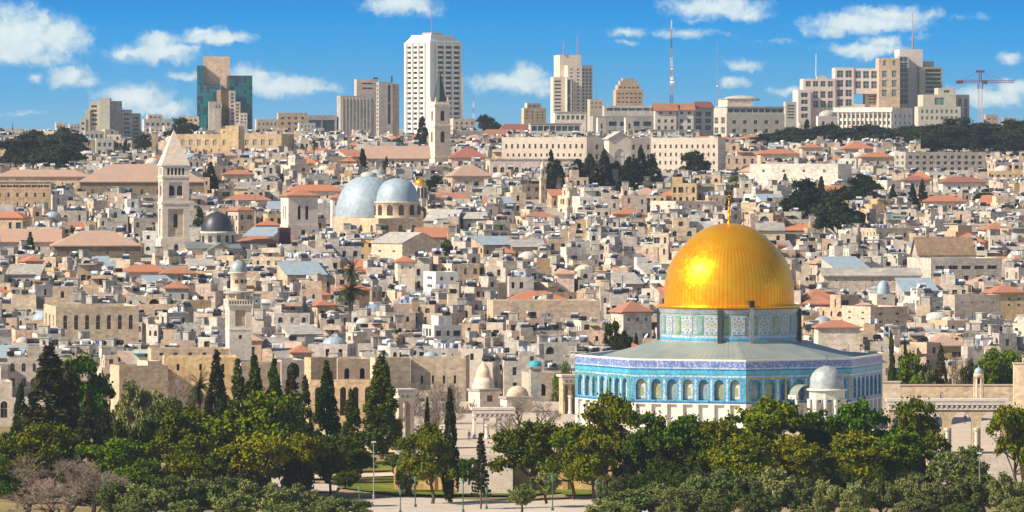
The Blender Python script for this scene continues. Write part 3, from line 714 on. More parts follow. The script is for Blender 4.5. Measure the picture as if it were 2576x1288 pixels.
    lathe_part(r, 'canopy', 600, D, [(14,737),(38,737.5),(38,733.5),(20,731)], 'roof', 24, False)
    lathe_part(r, 'lantern', 600, D, [(20.5,733),(20.5,688),(22.5,687),(22.5,684)], 'cream', 20)
    for a in (-1.9, -1.2, -.5):
        w_ = MB(); w_.box(-.35,.35,-.03,.03,PZ(712,D)-r.location.z,PZ(703,D)-r.location.z); k = 20.6*D/F; w_.build('window', M['brownwin'], r, (k*math.cos(a-.1), k*math.sin(a-.1), 0), a+math.pi/2-.1)
    lathe_part(r, 'dome', 600, D, [(22,684),(22,678),(21,670),(17,662),(11,657),(4,654),(1,652)], 'leadpale', 24)
    lathe_part(r, 'finial', 600, D, [(1.2,653),(.6,640)], 'dark', 6)
    # slim minarets farther up
    for (u, D, hw, v0, v1, lab) in ((1365, 1640, 8.5, 540, 418, 'slim pale minaret with thin cap left of the dark cypress grove'), (1431, 1560, 10, 562, 492, 'short square minaret in front of the dark cypress grove')):
        r = tower('slim_minaret', lab, 'minaret', u, D, 20, [(hw,v0,v1+34,'cream',[(1,2,.2,.3,v1+40,v0-20)],.2,'brownwin'), (hw*1.25,v1+34,v1+29,'cream',None,.1,None), (hw*.78,v1+29,v1+8,'cream',[(1,1,.3,1,v1+12,v1+24,True)],.2,'brownwin'), (hw*.95,v1+8,v1+6,'cream',None,.1,None)], vb=v0-2)
        lathe_part(r, 'cap', u, D, [(hw*.7,v1+6),(hw*.66,v1),(hw*.4,v1-7),(.6,v1-13),(.4,v1-20)], 'pale', 14)
church_towers()

def blue_domes():
    D = 1470; s = D/F
    r = thing('domed_church', 'old church with two blue grey domes and cream arched drum', 'church', (PX(945, D), D, GZ(D)-1.5)); NAMED.append((940, 510, 'the blue domed church')); zb = r.location.z
    HERO.append((838,1060,592,D-30,PX(838,D),PX(1062,D),D-30,D+32))
    lathe_part(r, 'base', 928, D+14, [(90,640),(90,548),(87,545)], 'tan', 36)
    lathe_part(r, 'dome', 928, D+14, [(85,546),(84,528),(81,512),(76,496),(68,479),(57,464),(45,453),(30,446),(14,443.5),(8,442)], 'lead', 48)
    lathe_part(r, 'lantern', 928, D+14, [(20,444),(20,438),(16,434),(4,432)], 'conc', 16)
    w = wing(r, 858, 952, 1062, 549, D-25, yaw=24, mat='gold', name='nave', roof='flat', par=.5, side=[(3,1,.3,.6,560,590,True)], front=[(3,1,.3,.6,560,590,True)], win='brownwin')
    lathe_part(r, 'drum', 1000, D-6, [(57,552),(57,511),(59,510),(59,507)], 'cream', 24)
    for i in range(12):
        a = 2*math.pi*(i+.35)/12; k = 57*s; w_ = MB(); w_.box(-.75,.75,-.10,.3,PZ(540,D)-zb,PZ(521,D)-zb,0)
        n=8; pts=[(-.75*math.cos(math.pi*j/n), -.10, PZ(521,D)-zb+.75*math.sin(math.pi*j/n)) for j in range(n+1)]; w_.poly(pts)
        x, y, z = rel(r, 1000, V0, D-6); w_.build('window', M['brownwin'], r, (x + k*math.cos(a), y + k*math.sin(a), 0), a + math.pi/2)
    lathe_part(r, 'dome', 1000, D-6, [(54,507),(53,497),(50,484),(44,470),(35,459),(23,452),(10,449),(4,448)], 'lead', 40)
    lathe_part(r, 'finial', 1000, D-6, [(5,449),(6,446),(2,444),(1,438)], 'dark', 10)
    # small gold onion on a white kiosk behind
    D = 1545; r = thing('domed_lantern', 'small gold dome on a white arched lantern behind the blue domes', 'lantern', (PX(1054, D), D, GZ(D)-1.5))
    lathe_part(r, 'drum', 1057, D, [(16,520),(16,466),(17,465)], 'white', 10, False)
    for i in range(10):
        a = 2*math.pi*(i+.0)/10; k = 16.4*D/F; w_ = MB(); w_.box(-.3,.3,-.02,.1,PZ(498,D)-r.location.z,PZ(472,D)-r.location.z); x, y, z = rel(r, 1057, V0, D); w_.build('window', M['brownwin'], r, (x+k*math.cos(a), y+k*math.sin(a), 0), a+math.pi/2)
    lathe_part(r, 'dome', 1057, D, [(13,465),(14,460),(12,455),(7,451),(2,448),(.6,444)], 'goldleaf', 20)
blue_domes()

def black_dome():
    D = 1400; s = D/F
    r = thing('domed_church', 'church with a dark lead dome on a white drum beside the bell tower', 'church', (PX(530, D), D, GZ(D)-1.5)); NAMED.append((545, 600, 'the black domed church'))
    HERO.append((452,600,664,D-12,PX(452,D),PX(602,D),D-14,D+14))
    lathe_part(r, 'drum', 546, D, [(43,640),(43,588),(45,587),(45,582)], 'white', 24)
    for i in range(12):
        a = 2*math.pi*(i+.3)/12; k = 43*s; w_ = MB(); w_.box(-.5,.5,-.08,.3,PZ(609,D)-r.location.z,PZ(592,D)-r.location.z); x, y, z = rel(r, 546, V0, D); w_.build('window', M['brownwin'], r, (x+k*math.cos(a), y+k*math.sin(a), 0), a+math.pi/2)
    lathe_part(r, 'dome', 546, D, [(40,582),(39.5,573),(37,562),(32,550),(24,541),(14,535.5),(5,533.5),(1.5,532)], 'darklead', 36)
    lathe_part(r, 'finial', 546, D, [(1.5,533),(1,522)], 'dark', 6)
    wing(r, 455, 472, 602, 626, D-9, yaw=10, mat='cream', name='nave', roof='gablex', rh=1.6, roofmat='leadgreen', d=12, front=[(5,1,.16,.8,637,652,True)], win='brownwin')
    wing(r, 515, 520, 590, 634, D-14, yaw=8, mat='gold', name='transept', roof='gabley', rh=2.2, roofmat='leadgreen', d=9, front=[(1,1,.12,.8,642,655,True)], win='brownwin')
    wing(r, 522, 528, 586, 655, D-20, yaw=8, mat='cream', name='porch', roof='gabley', rh=1.6, roofmat='leadgreen', d=6)
black_dome()
# ------------------------------------------------------------------ the skyline
def box_extra(root, name, u0, u1, v0, v1, D, dep, mat, dy=0):
    x0, _, z1 = rel(root, u0, v0, D, dy); x1, _, z0 = rel(root, u1, v1, D, dy); y = rel(root, u0, v0, D, dy)[1]
    mb = MB(); mb.box(min(x0,x1), max(x0,x1), y, y+dep, z0, z1, bottom=True); return mb.build(name, M[mat], root)
def skyline():
    B = bldg; Cc = compound
    # stepped concrete apartment tower
    Cc('apartment_tower', 'stepped beige concrete apartment tower at the far left of the skyline', 'apartment block', 275, 330, 2130.0, [
        (250,250,276,246,2130.0,dict(yaw=2,mat='olivegrey',d=16)), (276,276,306,254,2134.0,dict(yaw=24,mat='conc',d=14)),
        (224,224,250,256,2132.0,dict(yaw=2,mat='olivegrey',d=14,front=[(1,5,.6,.5,262,318)])), (214,214,226,276,2131.0,dict(yaw=2,mat='olivegrey',d=13)), (201,201,216,298,2130.5,dict(yaw=2,mat='olivegrey',d=12,front=[(1,5,.5,.4,304,370)])),
        (306,306,331,276,2138.0,dict(yaw=26,mat='conc',d=12,front=[(1,6,.6,.5,282,350)])), (330,330,353,285,2142.0,dict(yaw=26,mat='conc',d=12,front=[(1,6,.6,.5,292,350)])),
        (206,213,262,330,2115.0,dict(yaw=10,mat='olivegrey',front=[(4,3,.5,.45,332,395)],win='blueglass')), (236,242,285,348,2102.0,dict(yaw=10,mat='olivegrey',front=[(3,2,.55,.5,354,392)],win='blueglass')), (262,264,286,325,2124.0,dict(yaw=14,mat='olivegrey',d=10))], short='the stepped concrete tower')
    B('apartment_block', 'low brownish apartment block with a thin spire at the far left skyline', 'apartment block', -10,2,56,328,2350,12,mat='pink',front=[(4,2,.4,.4,332,358)])
    B('apartment_block', 'pinkish apartment block half hidden by pines left of the stepped tower', 'apartment block', 140,146,205,322,2420,10,mat='pink',front=[(4,3,.4,.45,326,372)])
    B('apartment_block', 'grey terraced apartment block right of the stepped concrete tower', 'apartment block', 356,362,432,300,2350,14,mat='grey',front=[(5,4,.45,.45,305,372)])
    B('apartment_block', 'small beige house on the ridge with a raised penthouse', 'apartment block', 366,372,408,288,2380,14,mat='pink',front=[(3,1,.5,.5,291,299)])
    B('apartment_block', 'pale flat roofed block left of the teal glass tower', 'apartment block', 458,460,500,292,2380,10,mat='cream',front=[(3,3,.5,.4,296,335)])
    # teal glass tower
    r, ws = Cc('office_tower', 'teal glass office tower with a blank stone slab rising through it', 'office tower', 565, 230, 2450, [
        (511,511,578,142,2455,dict(yaw=3,mat='pink',d=16,name='slab')), (556,556,582,226,2442,dict(yaw=20,mat='brown',d=9,name='slab',zb=2)),  # brown front slab: the stone slab's shaded side, put into its colour
        (525,526,558,256,2436,dict(yaw=6,mat='grey',d=8,front=[(2,6,.45,.5,262,335,False,.45,.95)])), (538,538,556,272,2434,dict(yaw=6,mat='grey',d=7)),
        (577,577,592,228,2440,dict(yaw=6,mat='grey',d=8,front=[(1,8,.5,.5,232,310)])), (590,590,605,256,2437,dict(yaw=6,mat='grey',d=8,front=[(1,6,.5,.5,260,310)])), (603,603,622,284,2434,dict(yaw=6,mat='grey',d=8,front=[(2,3,.5,.5,288,312)]))], short='the teal glass tower')
    def curtain(u0, u1, vt, vb, D, dep, yaw):
        x0, y0, z1 = rel(r, u0, vt, D); x1, _, z0 = rel(r, u1, vb, D); mb = MB(); w = x1-x0; H = z1-z0; rr = random.Random(int(u0))
        n, m_ = max(3, round(w/1.5)), round(H/1.7)
        mb.box(0,w,0.0,dep,0,H,2)
        for i in range(n):
            for j in range(m_):
                q = rr.random(); mi = 0 if q < .78 else 1
                if j >= m_-2 and q > .5: mi = 3
                a, b, c, e = w*i/n+.07, w*(i+1)/n-.07, H*j/m_+.07, H*(j+1)/m_-.07; t = rr.uniform(-.02,.02)
                mb.poly([(a,-.06+t,c),(b,-.06-t,c),(b,-.06-t,e),(a,-.06+t,e)], mi)
        mb.build('curtain_wall', [M['teal'], M['darkteal'], M['dark'], M['blueglass']], r, (x0, y0, z0), R(yaw))
    curtain(496, 558, 214, 325, 2448, 14, 4); curtain(496, 513, 165, 216, 2452, 10, 4); curtain(576, 636, 190, 325, 2450, 16, 14)
    # cream hospice with pediment
    r, ws = Cc('hospice', 'long cream two storey hospice with a stepped central pediment', 'hospice', 560, 360, 2060, [
        (382,382,432,331,2062,dict(yaw=-4,mat='cream',d=18,front=[(3,2,.28,.55,336,386)],vb=396)), (430,708,768,337,2062,dict(yaw=-14,mat='gold',d=18,front=[(12,1,.5,.85,350,367,False,.06,.94),(13,1,.22,.5,370,388)],win='frame',vb=392)),
        (553,608,614,324,2050,dict(yaw=-8,mat='gold',d=6,front=[(3,1,.25,.6,327,336),(3,1,.45,.85,350,367)],win='frame')), (567,600,603,316,2049,dict(yaw=-8,mat='gold',d=4))], short='the cream hospice')
    # middle of the ridge
    B('apartment_block', 'brown apartment block with roof huts left of the grey ridge hotel', 'apartment block', 696,700,772,284,2400,16,mat='tan',front=[(4,4,.4,.45,290,345)])
    B('apartment_block', 'low ochre house row on the ridge right of the teal tower', 'apartment block', 640,645,700,300,2380,12,mat='tan',front=[(5,2,.4,.4,304,335)])
    B('office_block', 'blue grey glazed office block left of the grey ridge hotel', 'office block', 772,773,846,290,2420,14,mat='conc',d=14,front=[(1,1,.9,.9,299,352,False,.05,.72),(0,1,1,1,352,353)] and [(2,1,.92,.8,297,345)],win='blueglass',bars=False)
    r = B('hotel', 'grey concrete block with vertical ribs in front of the taller slab', 'hotel', 846,857,941,241,2420,16,mat='conc',par=.4,short='the grey ribbed block')
    for i in range(9): box_extra(r, 'rib', 861+i*8.6, 864+i*8.6, 246, 345, 2420, .5, 'olivegrey', dy=-.45 + (i*8.6+3)*.187*math.tan(R(16)))
    r, ws = Cc('hotel', 'tall beige hotel slab with a dark vertical slot beside the white tower', 'hotel', 945, 270, 2450, [
        (890,897,950,199,2452,dict(yaw=12,mat='pink',front=[(1,2,.8,.35,204,228,False,.2,.85)])), (946,953,988,206,2446,dict(yaw=14,mat='grey',side=[(1,12,.6,.45,212,330)],front=[(1,1,.8,1,214,312,False,.62,.88)],rec=.8)), (986,986,1004,211,2449,dict(yaw=20,mat='pink',d=12))], short='the tall beige hotel slab')
    box_extra(r, 'roof_plant', 938, 950, 194, 200, 2452, 3, 'dark', 5); box_extra(r, 'roof_plant', 983, 987, 190, 207, 2452, 2, 'dark', 5)
    # white tower
    r = B('white_tower', 'tall white office tower with gridded windows and chamfered crown', 'office tower', 1015,1082,1160,108,2500,40,mat='tower',par=0,d=None,
      front=[(3,17,.74,.55,112,330,False,.20,.97)], side=[(3,17,.68,.5,112,330,False,.10,.80)], win='glass', bars=False, rec=.5, short='the tall white tower')
    s = 2500/F; w, d, H = r['_w'], r['_d'], r['_h']; mb = MB(); c = 3.2; h1 = (108-87)*s
    A = [(0,0,H),(w,0,H),(w,d,H),(0,d,H)]; Bq = [(c*.55,c*.55,H+h1*.8),(w-c,c*.55,H+h1*.8),(w-c,d-c,H+h1*.8),(c*.55,d-c,H+h1*.8)]; Ct = [(x,y,H+h1) for x, y, z in Bq]
    for i in range(4): mb.poly([A[i],A[(i+1)%4],Bq[(i+1)%4],Bq[i]]); mb.poly([Bq[i],Bq[(i+1)%4],Ct[(i+1)%4],Ct[i]])
    mb.poly(Ct); mb.build('crown', M['tower'], r)
    mb = MB(); mb.box(-.5,1.6,-.5,1.6,-20,H+.4); mb.build('corner_pier', M['tower'], r)
    for i in range(4): mb = MB(); x = w*(.20+.77*i/3)-.5; mb.box(x-.1, x+.75, -.7, -.003, 0, H); mb.build('pier', M['tower'], r)
    for i in range(4): mb = MB(); y = d*(1-(.10+.70*i/3)); mb.box(-.7, -.003, y-.45, y+.45, 0, H); mb.build('pier', M['tower'], r)
    mb = MB(); mb.box(w*.25,w*.6,d*.25,d*.6,H+h1,H+h1+1.2); mb.build('roof_plant', M['conc'], r)
    mb = MB(); mb.tube((w*.3,d*.3,H+h1),(w*.3,d*.3,H+h1+16), .18, .09, 6); mb.build('antenna', M['redm'], r)
    wing(r, 1152, 1152, 1164, 186, 2512, yaw=0, mat='conc', d=8, name='stair_shaft') if False else None
    B('stair_tower', 'narrow grey service tower behind the right edge of the white tower', 'tower', 1150,1150,1165,186,2540,0,mat='conc',d=8)
    # right of the white tower
    B('apartment_block', 'pinkish block with a red eave behind the green spired tower', 'apartment block', 1132,1140,1196,298,2250,14,mat='pink',front=[(4,3,.4,.45,304,340)])
    B('town_house', 'grey town house with glazed strip right of the green spired tower', 'house', 1136,1140,1215,330,2120,12,mat='conc',front=[(3,1,.7,.5,342,356)],win='blueglass')
    B('town_house', 'white town house under a red tiled roof on the ridge', 'house', 1210,1214,1330,340,2140,10,mat='white',roof='hip',rh=2.2,front=[(6,1,.4,.6,344,358)])
    B('town_house', 'long house with a bright red pitched roof left of the long white monastery', 'house', 1256,1260,1330,330,2180,12,mat='pink',roof='hip',roofmat='darkred',rh=2.8)
    B('apartment_block', 'beige stepped apartment block on the ridge below a cloud', 'apartment block', 1312,1318,1374,272,2500,22,mat='cream',front=[(4,3,.4,.4,278,300)],short='the beige stepped block')
    B('apartment_block', 'raised penthouse storey of pale stone above the beige ridge block', 'apartment block', 1320,1326,1362,259,2506,22,mat='cream',front=[(3,1,.4,.6,262,270)])
    r, ws = Cc('hotel', 'pale hotel of three stepped slabs with two red and white antennas', 'hotel', 1438, 220, 2550, [
        (1404,1408,1462,138,2556,dict(yaw=10,mat='pale',d=16)), (1385,1392,1432,194,2546,dict(yaw=12,mat='pale',front=[(1,10,.8,.42,200,290,False,.05,.55)])), (1424,1428,1464,164,2548,dict(yaw=10,mat='pale',d=15,front=[(2,13,.35,.4,170,285)])), (1462,1462,1491,164,2550,dict(yaw=28,mat='pale',d=14,front=[(3,13,.7,.7,171,285)],win='blueglass')), (1426,1426,1438,196,2544,dict(yaw=10,mat='pale',d=8,front=[(1,1,.8,1,200,290)],win='blueglass'))], short='the pale stepped hotel')
    for u, v0, v1 in ((1453,138,87),(1418,138,104)): lathe_part(r, 'antenna', u, 2556, [(1.4,v0),(1.2,(v0+v1)/2),(.5,v1)], 'redm', 6)
    B('apartment_block', 'low grey block at the foot of the pale stepped hotel', 'apartment block', 1478,1484,1516,250,2500,14,mat='olivegrey',front=[(3,2,.4,.4,254,275)])
    r, ws = Cc('hotel', 'stepped tan hotel shaped like a blunt pyramid on the ridge', 'hotel', 1580, 230, 2500, [
        (1543,1549,1618,226,2496,dict(yaw=12,mat='tan',front=[(6,3,.6,.35,230,262)])), (1548,1554,1612,214,2499,dict(yaw=12,mat='tan',front=[(5,1,.6,.4,216,225)])), (1556,1560,1604,203,2502,dict(yaw=12,mat='tan')), (1563,1567,1596,197,2504,dict(yaw=12,mat='tan'))], short='the blunt pyramid hotel')
    # long stone complex below the ridge
    B('pavilion_building', 'long low building with a dark glazed strip on the ridge', 'building', 1330,1334,1462,312,2220,6,mat='pale',par=-1,front=[(8,1,.9,.9,316,330,False,.02,.98)],win='blueglass',bars=False)
    B('pavilion_building', 'upper pale building with green glazing left of the red gabled house', 'building', 1392,1396,1475,283,2300,8,mat='cream',par=-1,front=[(6,1,.7,.7,288,303)],win='greenglass',bars=False)
    B('apartment_block', 'wide grey roofed building with dark band behind the red gabled house', 'apartment block', 1516,1520,1660,266,2420,8,mat='conc',front=[(7,1,.9,.7,270,280)],win='blueglass',bars=False)
    B('apartment_block', 'grey building with broad dark glazing under the blunt pyramid hotel', 'apartment block', 1485,1492,1650,292,2250,10,mat='conc',front=[(5,2,.7,.5,300,345)],win='blueglass',bars=False)
    for u in (1500, 1570): B('stone_pylon', 'pale stone stair pylon %s the red gabled house' % ('at a distance left of' if u == 1500 else 'close beside'), 'tower', u,u+4,u+24,296,2200,16,mat='pale',front=[(1,2,.3,.7,308,345)])
    r, ws = Cc('villa', 'pale villa of two gables with bright orange red roofs', 'villa', 1720, 300, 2200, [
        (1645,1648,1702,274,2190,dict(yaw=8,mat='pale',roof='gablex',rh=2.2,over=.8,front=[(2,1,.3,.5,278,290),(3,2,.45,.5,296,330)])), (1700,1704,1745,274,2192,dict(yaw=8,mat='pale',roof='gablex',rh=2.2,over=.8,front=[(2,1,.4,.6,278,290),(2,2,.5,.55,296,330)])), (1742,1744,1796,272,2196,dict(yaw=18,mat='conc',roof='hip',rh=2.6,roofmat='darkred',front=[(2,3,.6,.6,278,330)])), (1632,1636,1760,328,2180,dict(yaw=8,mat='pale',par=-1,front=[(8,1,.5,.8,333,343)]))], short='the red gabled villa')
    r, ws = Cc('assembly_hall', 'broad grey stone hall with a dark glass strip under a shallow dome', 'hall', 1885, 300, 2220, [
        (1797,1828,1976,286,2210,dict(yaw=14,mat='olivegrey',front=[(5,2,.35,.4,296,340)],side=[(2,2,.6,.6,290,340)])), (1797,1829,1974,270,2214,dict(yaw=14,mat='conc',par=-1,front=[(9,1,.92,.8,272,284,False,.01,.99)],win='blueglass',bars=False)), (1800,1830,1894,250,2222,dict(yaw=14,mat='cream',par=-1,d=14))], short='the shallow domed hall')
    lathe_part(r, 'dome', 1864, 2232, [(48,253),(46,249),(36,244),(20,241),(4,240)], 'conc', 28)
    # pink complex
    r, ws = Cc('hotel_complex', 'large pinkish stepped hotel with rows of paired windows and a square opening', 'hotel', 2110, 230, 2500, [
        (2003,2008,2040,226,2500,dict(yaw=8,mat='rose',d=14,front=[(1,4,.6,.6,230,300)])), (2016,2021,2102,198,2506,dict(yaw=4,mat='rose',d=14,front=[(4,1,.7,.75,202,220),(4,2,.7,.7,226,274)],win='blueglass')), (2098,2101,2148,170,2508,dict(yaw=3,mat='rose',d=14,front=[(2,4,.75,.7,174,270)],win='blueglass')),
        (2146,2146,2212,172,2509,dict(yaw=2,mat='rose',d=12,zb=PZ(236,2509),front=[(3,2,.75,.7,175,226)],win='blueglass')), (2146,2147,2176,262,2508.5,dict(yaw=2,mat='rose',d=12)), (2176,2176,2212,235,2512,dict(yaw=2,mat='olivegrey',d=10,front=[(1,3,.6,.4,238,262)])),
        (2211,2211,2264,146,2500,dict(yaw=2,mat='pink',d=15,front=[(2,1,.3,.8,150,166,False,.05,.95),(2,3,.5,.7,174,246)],win='greenglass')), (2052,2056,2080,192,2515,dict(yaw=5,mat='conc',d=5))], short='the pink stepped hotel')
    lathe_part(r, 'antenna', 2053, 2515, [(1.6,192),(1.2,160),(.6,134)], 'whitem', 6)
    r, ws = Cc('tower_block', 'cream slab tower with a dark blue glazed flank and tall antenna', 'tower block', 2295, 200, 2520, [
        (2262,2263,2322,124,2524,dict(yaw=6,mat='rose',d=14)), (2262,2262,2286,141,2516,dict(yaw=4,mat='conc',d=8,front=[(1,9,.94,.8,143,262)],win='blueglass')), (2308,2313,2372,168,2522,dict(yaw=14,mat='olivegrey',d=14,front=[(1,6,.9,.75,172,235,False,.22,.98)],win='darkteal',bars=False)), (2320,2323,2350,154,2530,dict(yaw=10,mat='olivegrey',d=8))], short='the cream slab tower')
    lathe_part(r, 'antenna', 2296, 2528, [(2.2,124),(1.8,90),(1.0,88),(.8,30)], 'redm', 6)
    r, ws = Cc('office_block', 'olive cream stepped block with green tinted windows beside the slab tower', 'office block', 2360, 260, 2470, [
        (2318,2322,2406,238,2470,dict(yaw=6,mat='olivegrey',d=14,front=[(1,1,.5,.8,243,266,False,.2,.8),(1,1,.3,.9,286,312,False,.3,.7)],win='greenglass')), (2357,2360,2404,221,2476,dict(yaw=6,mat='olivegrey',d=10,front=[(1,1,.35,.7,226,234)])), (2306,2310,2418,268,2462,dict(yaw=6,mat='olivegrey',d=10,front=[(8,2,.5,.5,272,305)],win='greenglass')), (2404,2406,2440,238,2480,dict(yaw=24,mat='conc',d=12,front=[(2,1,.5,.9,245,300)],win='darkteal'))], short='the green windowed block')
    B('apartment_block', 'narrow olive block with balconies at the left of the pink hotel', 'apartment block', 1972,1976,2004,256,2480,10,mat='olivegrey',front=[(1,5,.7,.5,262,300)])
    r = B('colonnaded_building', 'white building with tall vertical bays in front of the pink hotel', 'building', 2100,2245,2306,270,2300,-26,mat='white',front=[(13,4,.5,.6,284,350,False,.02,.98)],side=[(4,4,.3,.4,284,350)],short='the white colonnaded building')
    w = r['_w']; H = r['_h']
    for i in range(14): mb = MB(); x = w*(.02+.96*i/13); mb.box(x-.25,x+.25,-.6,-.003,0,H-2.2); mb.build('pilaster', M['white'], r)
    mb = MB(); mb.box(-.6,w+.003,-.9,-.003,H-2.1,H-1.2,bottom=True); mb.build('cornice', M['white'], r)
    r = B('domed_chapel', 'small grey domed chapel among pines left of the white colonnaded building', 'chapel', 2054,2058,2108,292,2260,12,mat='pale',front=[(2,1,.35,.5,300,318,True)],short='the small domed chapel')
    lathe_part(r, 'dome', 2082, 2266, [(22,293),(22,289),(20,284),(14,280),(6,278),(1,276)], 'conc', 20)
    B('apartment_block', 'low stone house behind dark pines at the far right ridge', 'apartment block', 2440,2446,2580,318,2350,10,mat='pink',front=[(8,2,.35,.4,322,345)])
    B('apartment_block', 'long red roofed house below the green windowed block', 'apartment block', 2298,2302,2420,340,2220,8,mat='pink',roof='hip',rh=2.0,roofmat='darkred')
    for u, w_ in ((2476,'nearer the crane'),(2520,'well right of the crane')): B('apartment_block', 'small brown ridge house '+w_, 'apartment block', u,u+3,u+36,288 if u < 2500 else 296,2480,12,mat='tan',front=[(2,2,.4,.4,294,315)])
    # cranes and masts
    D = 2520; r = thing('tower_crane', 'maroon tower crane standing at the right end of the skyline', 'crane', (PX(2466,D), D, PZ(318,D)))
    def lat(mb, p, q, w, n):
        p, q = Vector(p), Vector(q); d = (q-p).normalized(); e = Vector((0,1,0)); g = d.cross(e).normalized()
        cs = [(e*w+g*w),(e*-w+g*w),(e*-w-g*w),(e*w-g*w)]
        for c in cs: mb.tube(p+c, q+c, .16, n=4)
        for i in range(n):
            a, b = p+(q-p)*i/n, p+(q-p)*(i+1)/n
            for c, f in ((cs[0],cs[1]),(cs[1],cs[2]),(cs[2],cs[3]),(cs[3],cs[0])): mb.tube(a+c, b+f, .1, n=4)
    zz = lambda v: PZ(v,D)-PZ(318,D); xx = lambda u: (u-2466)*D/F
    mb = MB(); lat(mb, (0,0,0), (0,0,zz(224)), .9, 9); mb.build('mast', M['pink'], r)
    mb = MB(); lat(mb, (0,0,zz(224)), (0,0,zz(210)), 1.1, 2); mb.build('slewing_ring', M['maroon'], r)
    mb = MB(); lat(mb, (0,0,zz(205)), (xx(2548),-6,zz(206)), .55, 10); mb.build('jib', M['maroon'], r)
    mb = MB(); lat(mb, (0,0,zz(205)), (xx(2412),4,zz(204)), .55, 7); mb.build('counter_jib', M['maroon'], r)
    mb = MB(); mb.box(xx(2412)-1,xx(2424),2,5,zz(210),zz(203)); mb.build('counterweight', M['maroon'], r)
    mb = MB(); mb.box(.9,3.4,-1.6,.6,zz(212),zz(203)); mb.build('cab', M['blueglass'], r)
    mb = MB(); lat(mb, (0,0,zz(205)), (0,0,zz(178)), .6, 4); mb.box(xx(2455),xx(2477),-.8,.8,zz(182),zz(177)); mb.build('apex', M['maroon'], r)
    mb = MB()
    for q in ((xx(2530),-4.5,zz(205)),(xx(2500),-3,zz(205)),(xx(2418),3.5,zz(204))): mb.tube((0,0,zz(178)), q, .09, n=4)
    mb.build('tie_rod', M['maroon'], r)
    NAMED.append((2466, 250, 'the maroon tower crane'))
    mast('telecom_mast', 'tall red and white lattice mast behind the red gabled villa', 1689, 262, 50, 2400, .85, True, ('greenm','redm','whitem','redm','whitem','redm'), 9, ((.26,1.6),(.30,1.4),(.42,1.1)))
    mast('radio_mast', 'short red and white mast right of the white tower', 1191, 300, 240, 2420, .5, True, ('whitem','redm'), 4)
    mast('radio_mast', 'thin grey mast between the white tower and the pale stepped hotel', 1217, 298, 236, 2440, .22, False, ('metal',), 3)
    mast('radio_mast', 'thin grey mast above the shallow domed hall', 1804, 262, 100, 2450, .3, False, ('metal','redm'), 5, ((.28,.9),))
    mast('radio_mast', 'thin spire like mast on the low block at the far left', 32, 330, 308, 2350, .5, False, ('dark',), 2)
    mast('radio_mast', 'short mast at the far right of the ridge', 2503, 310, 258, 2450, .3, False, ('metal',), 2)
    mast('radio_mast', 'thin pole above the stepped hotel right flank', 1500, 252, 205, 2560, .18, False, ('metal',), 2)
    # low ridge rows
    rr = random.Random(5); k = 0
    for u in range(0, 2576, 34):
        vt = 322 + rr.uniform(-14, 12)
        if 1000 < u < 2000: vt += 10
        w = rr.uniform(26, 46); D = 2320 + rr.uniform(-60, 260)
        RIDGE.append((u, w, vt, D, rr.choice(['pink','tan','grey','cream','conc','white'])))
RIDGE = []
for q in ((200,354,398,2100),(495,638,338,2440),(640,846,338,2380),(846,1004,346,2420),(1014,1162,322,2490),(1300,1380,300,2490),(1380,1500,300,2500),(1330,1480,340,2210),(1480,1660,345,2180),(1640,1800,345,2180),(1797,1978,345,2210),(2000,2330,300,2480),(2100,2306,350,2290),(2310,2440,322,2460),(1955,2350,364,2170),(2330,2600,402,2170),(60,200,398,2070),(1380,1662,486,1655),(842,930,778,1188),(1960,2340,506,1600),(1040,1085,372,2000)):
    HERO.append((*q, 1e6, -1e6, 0, 0))
skyline()

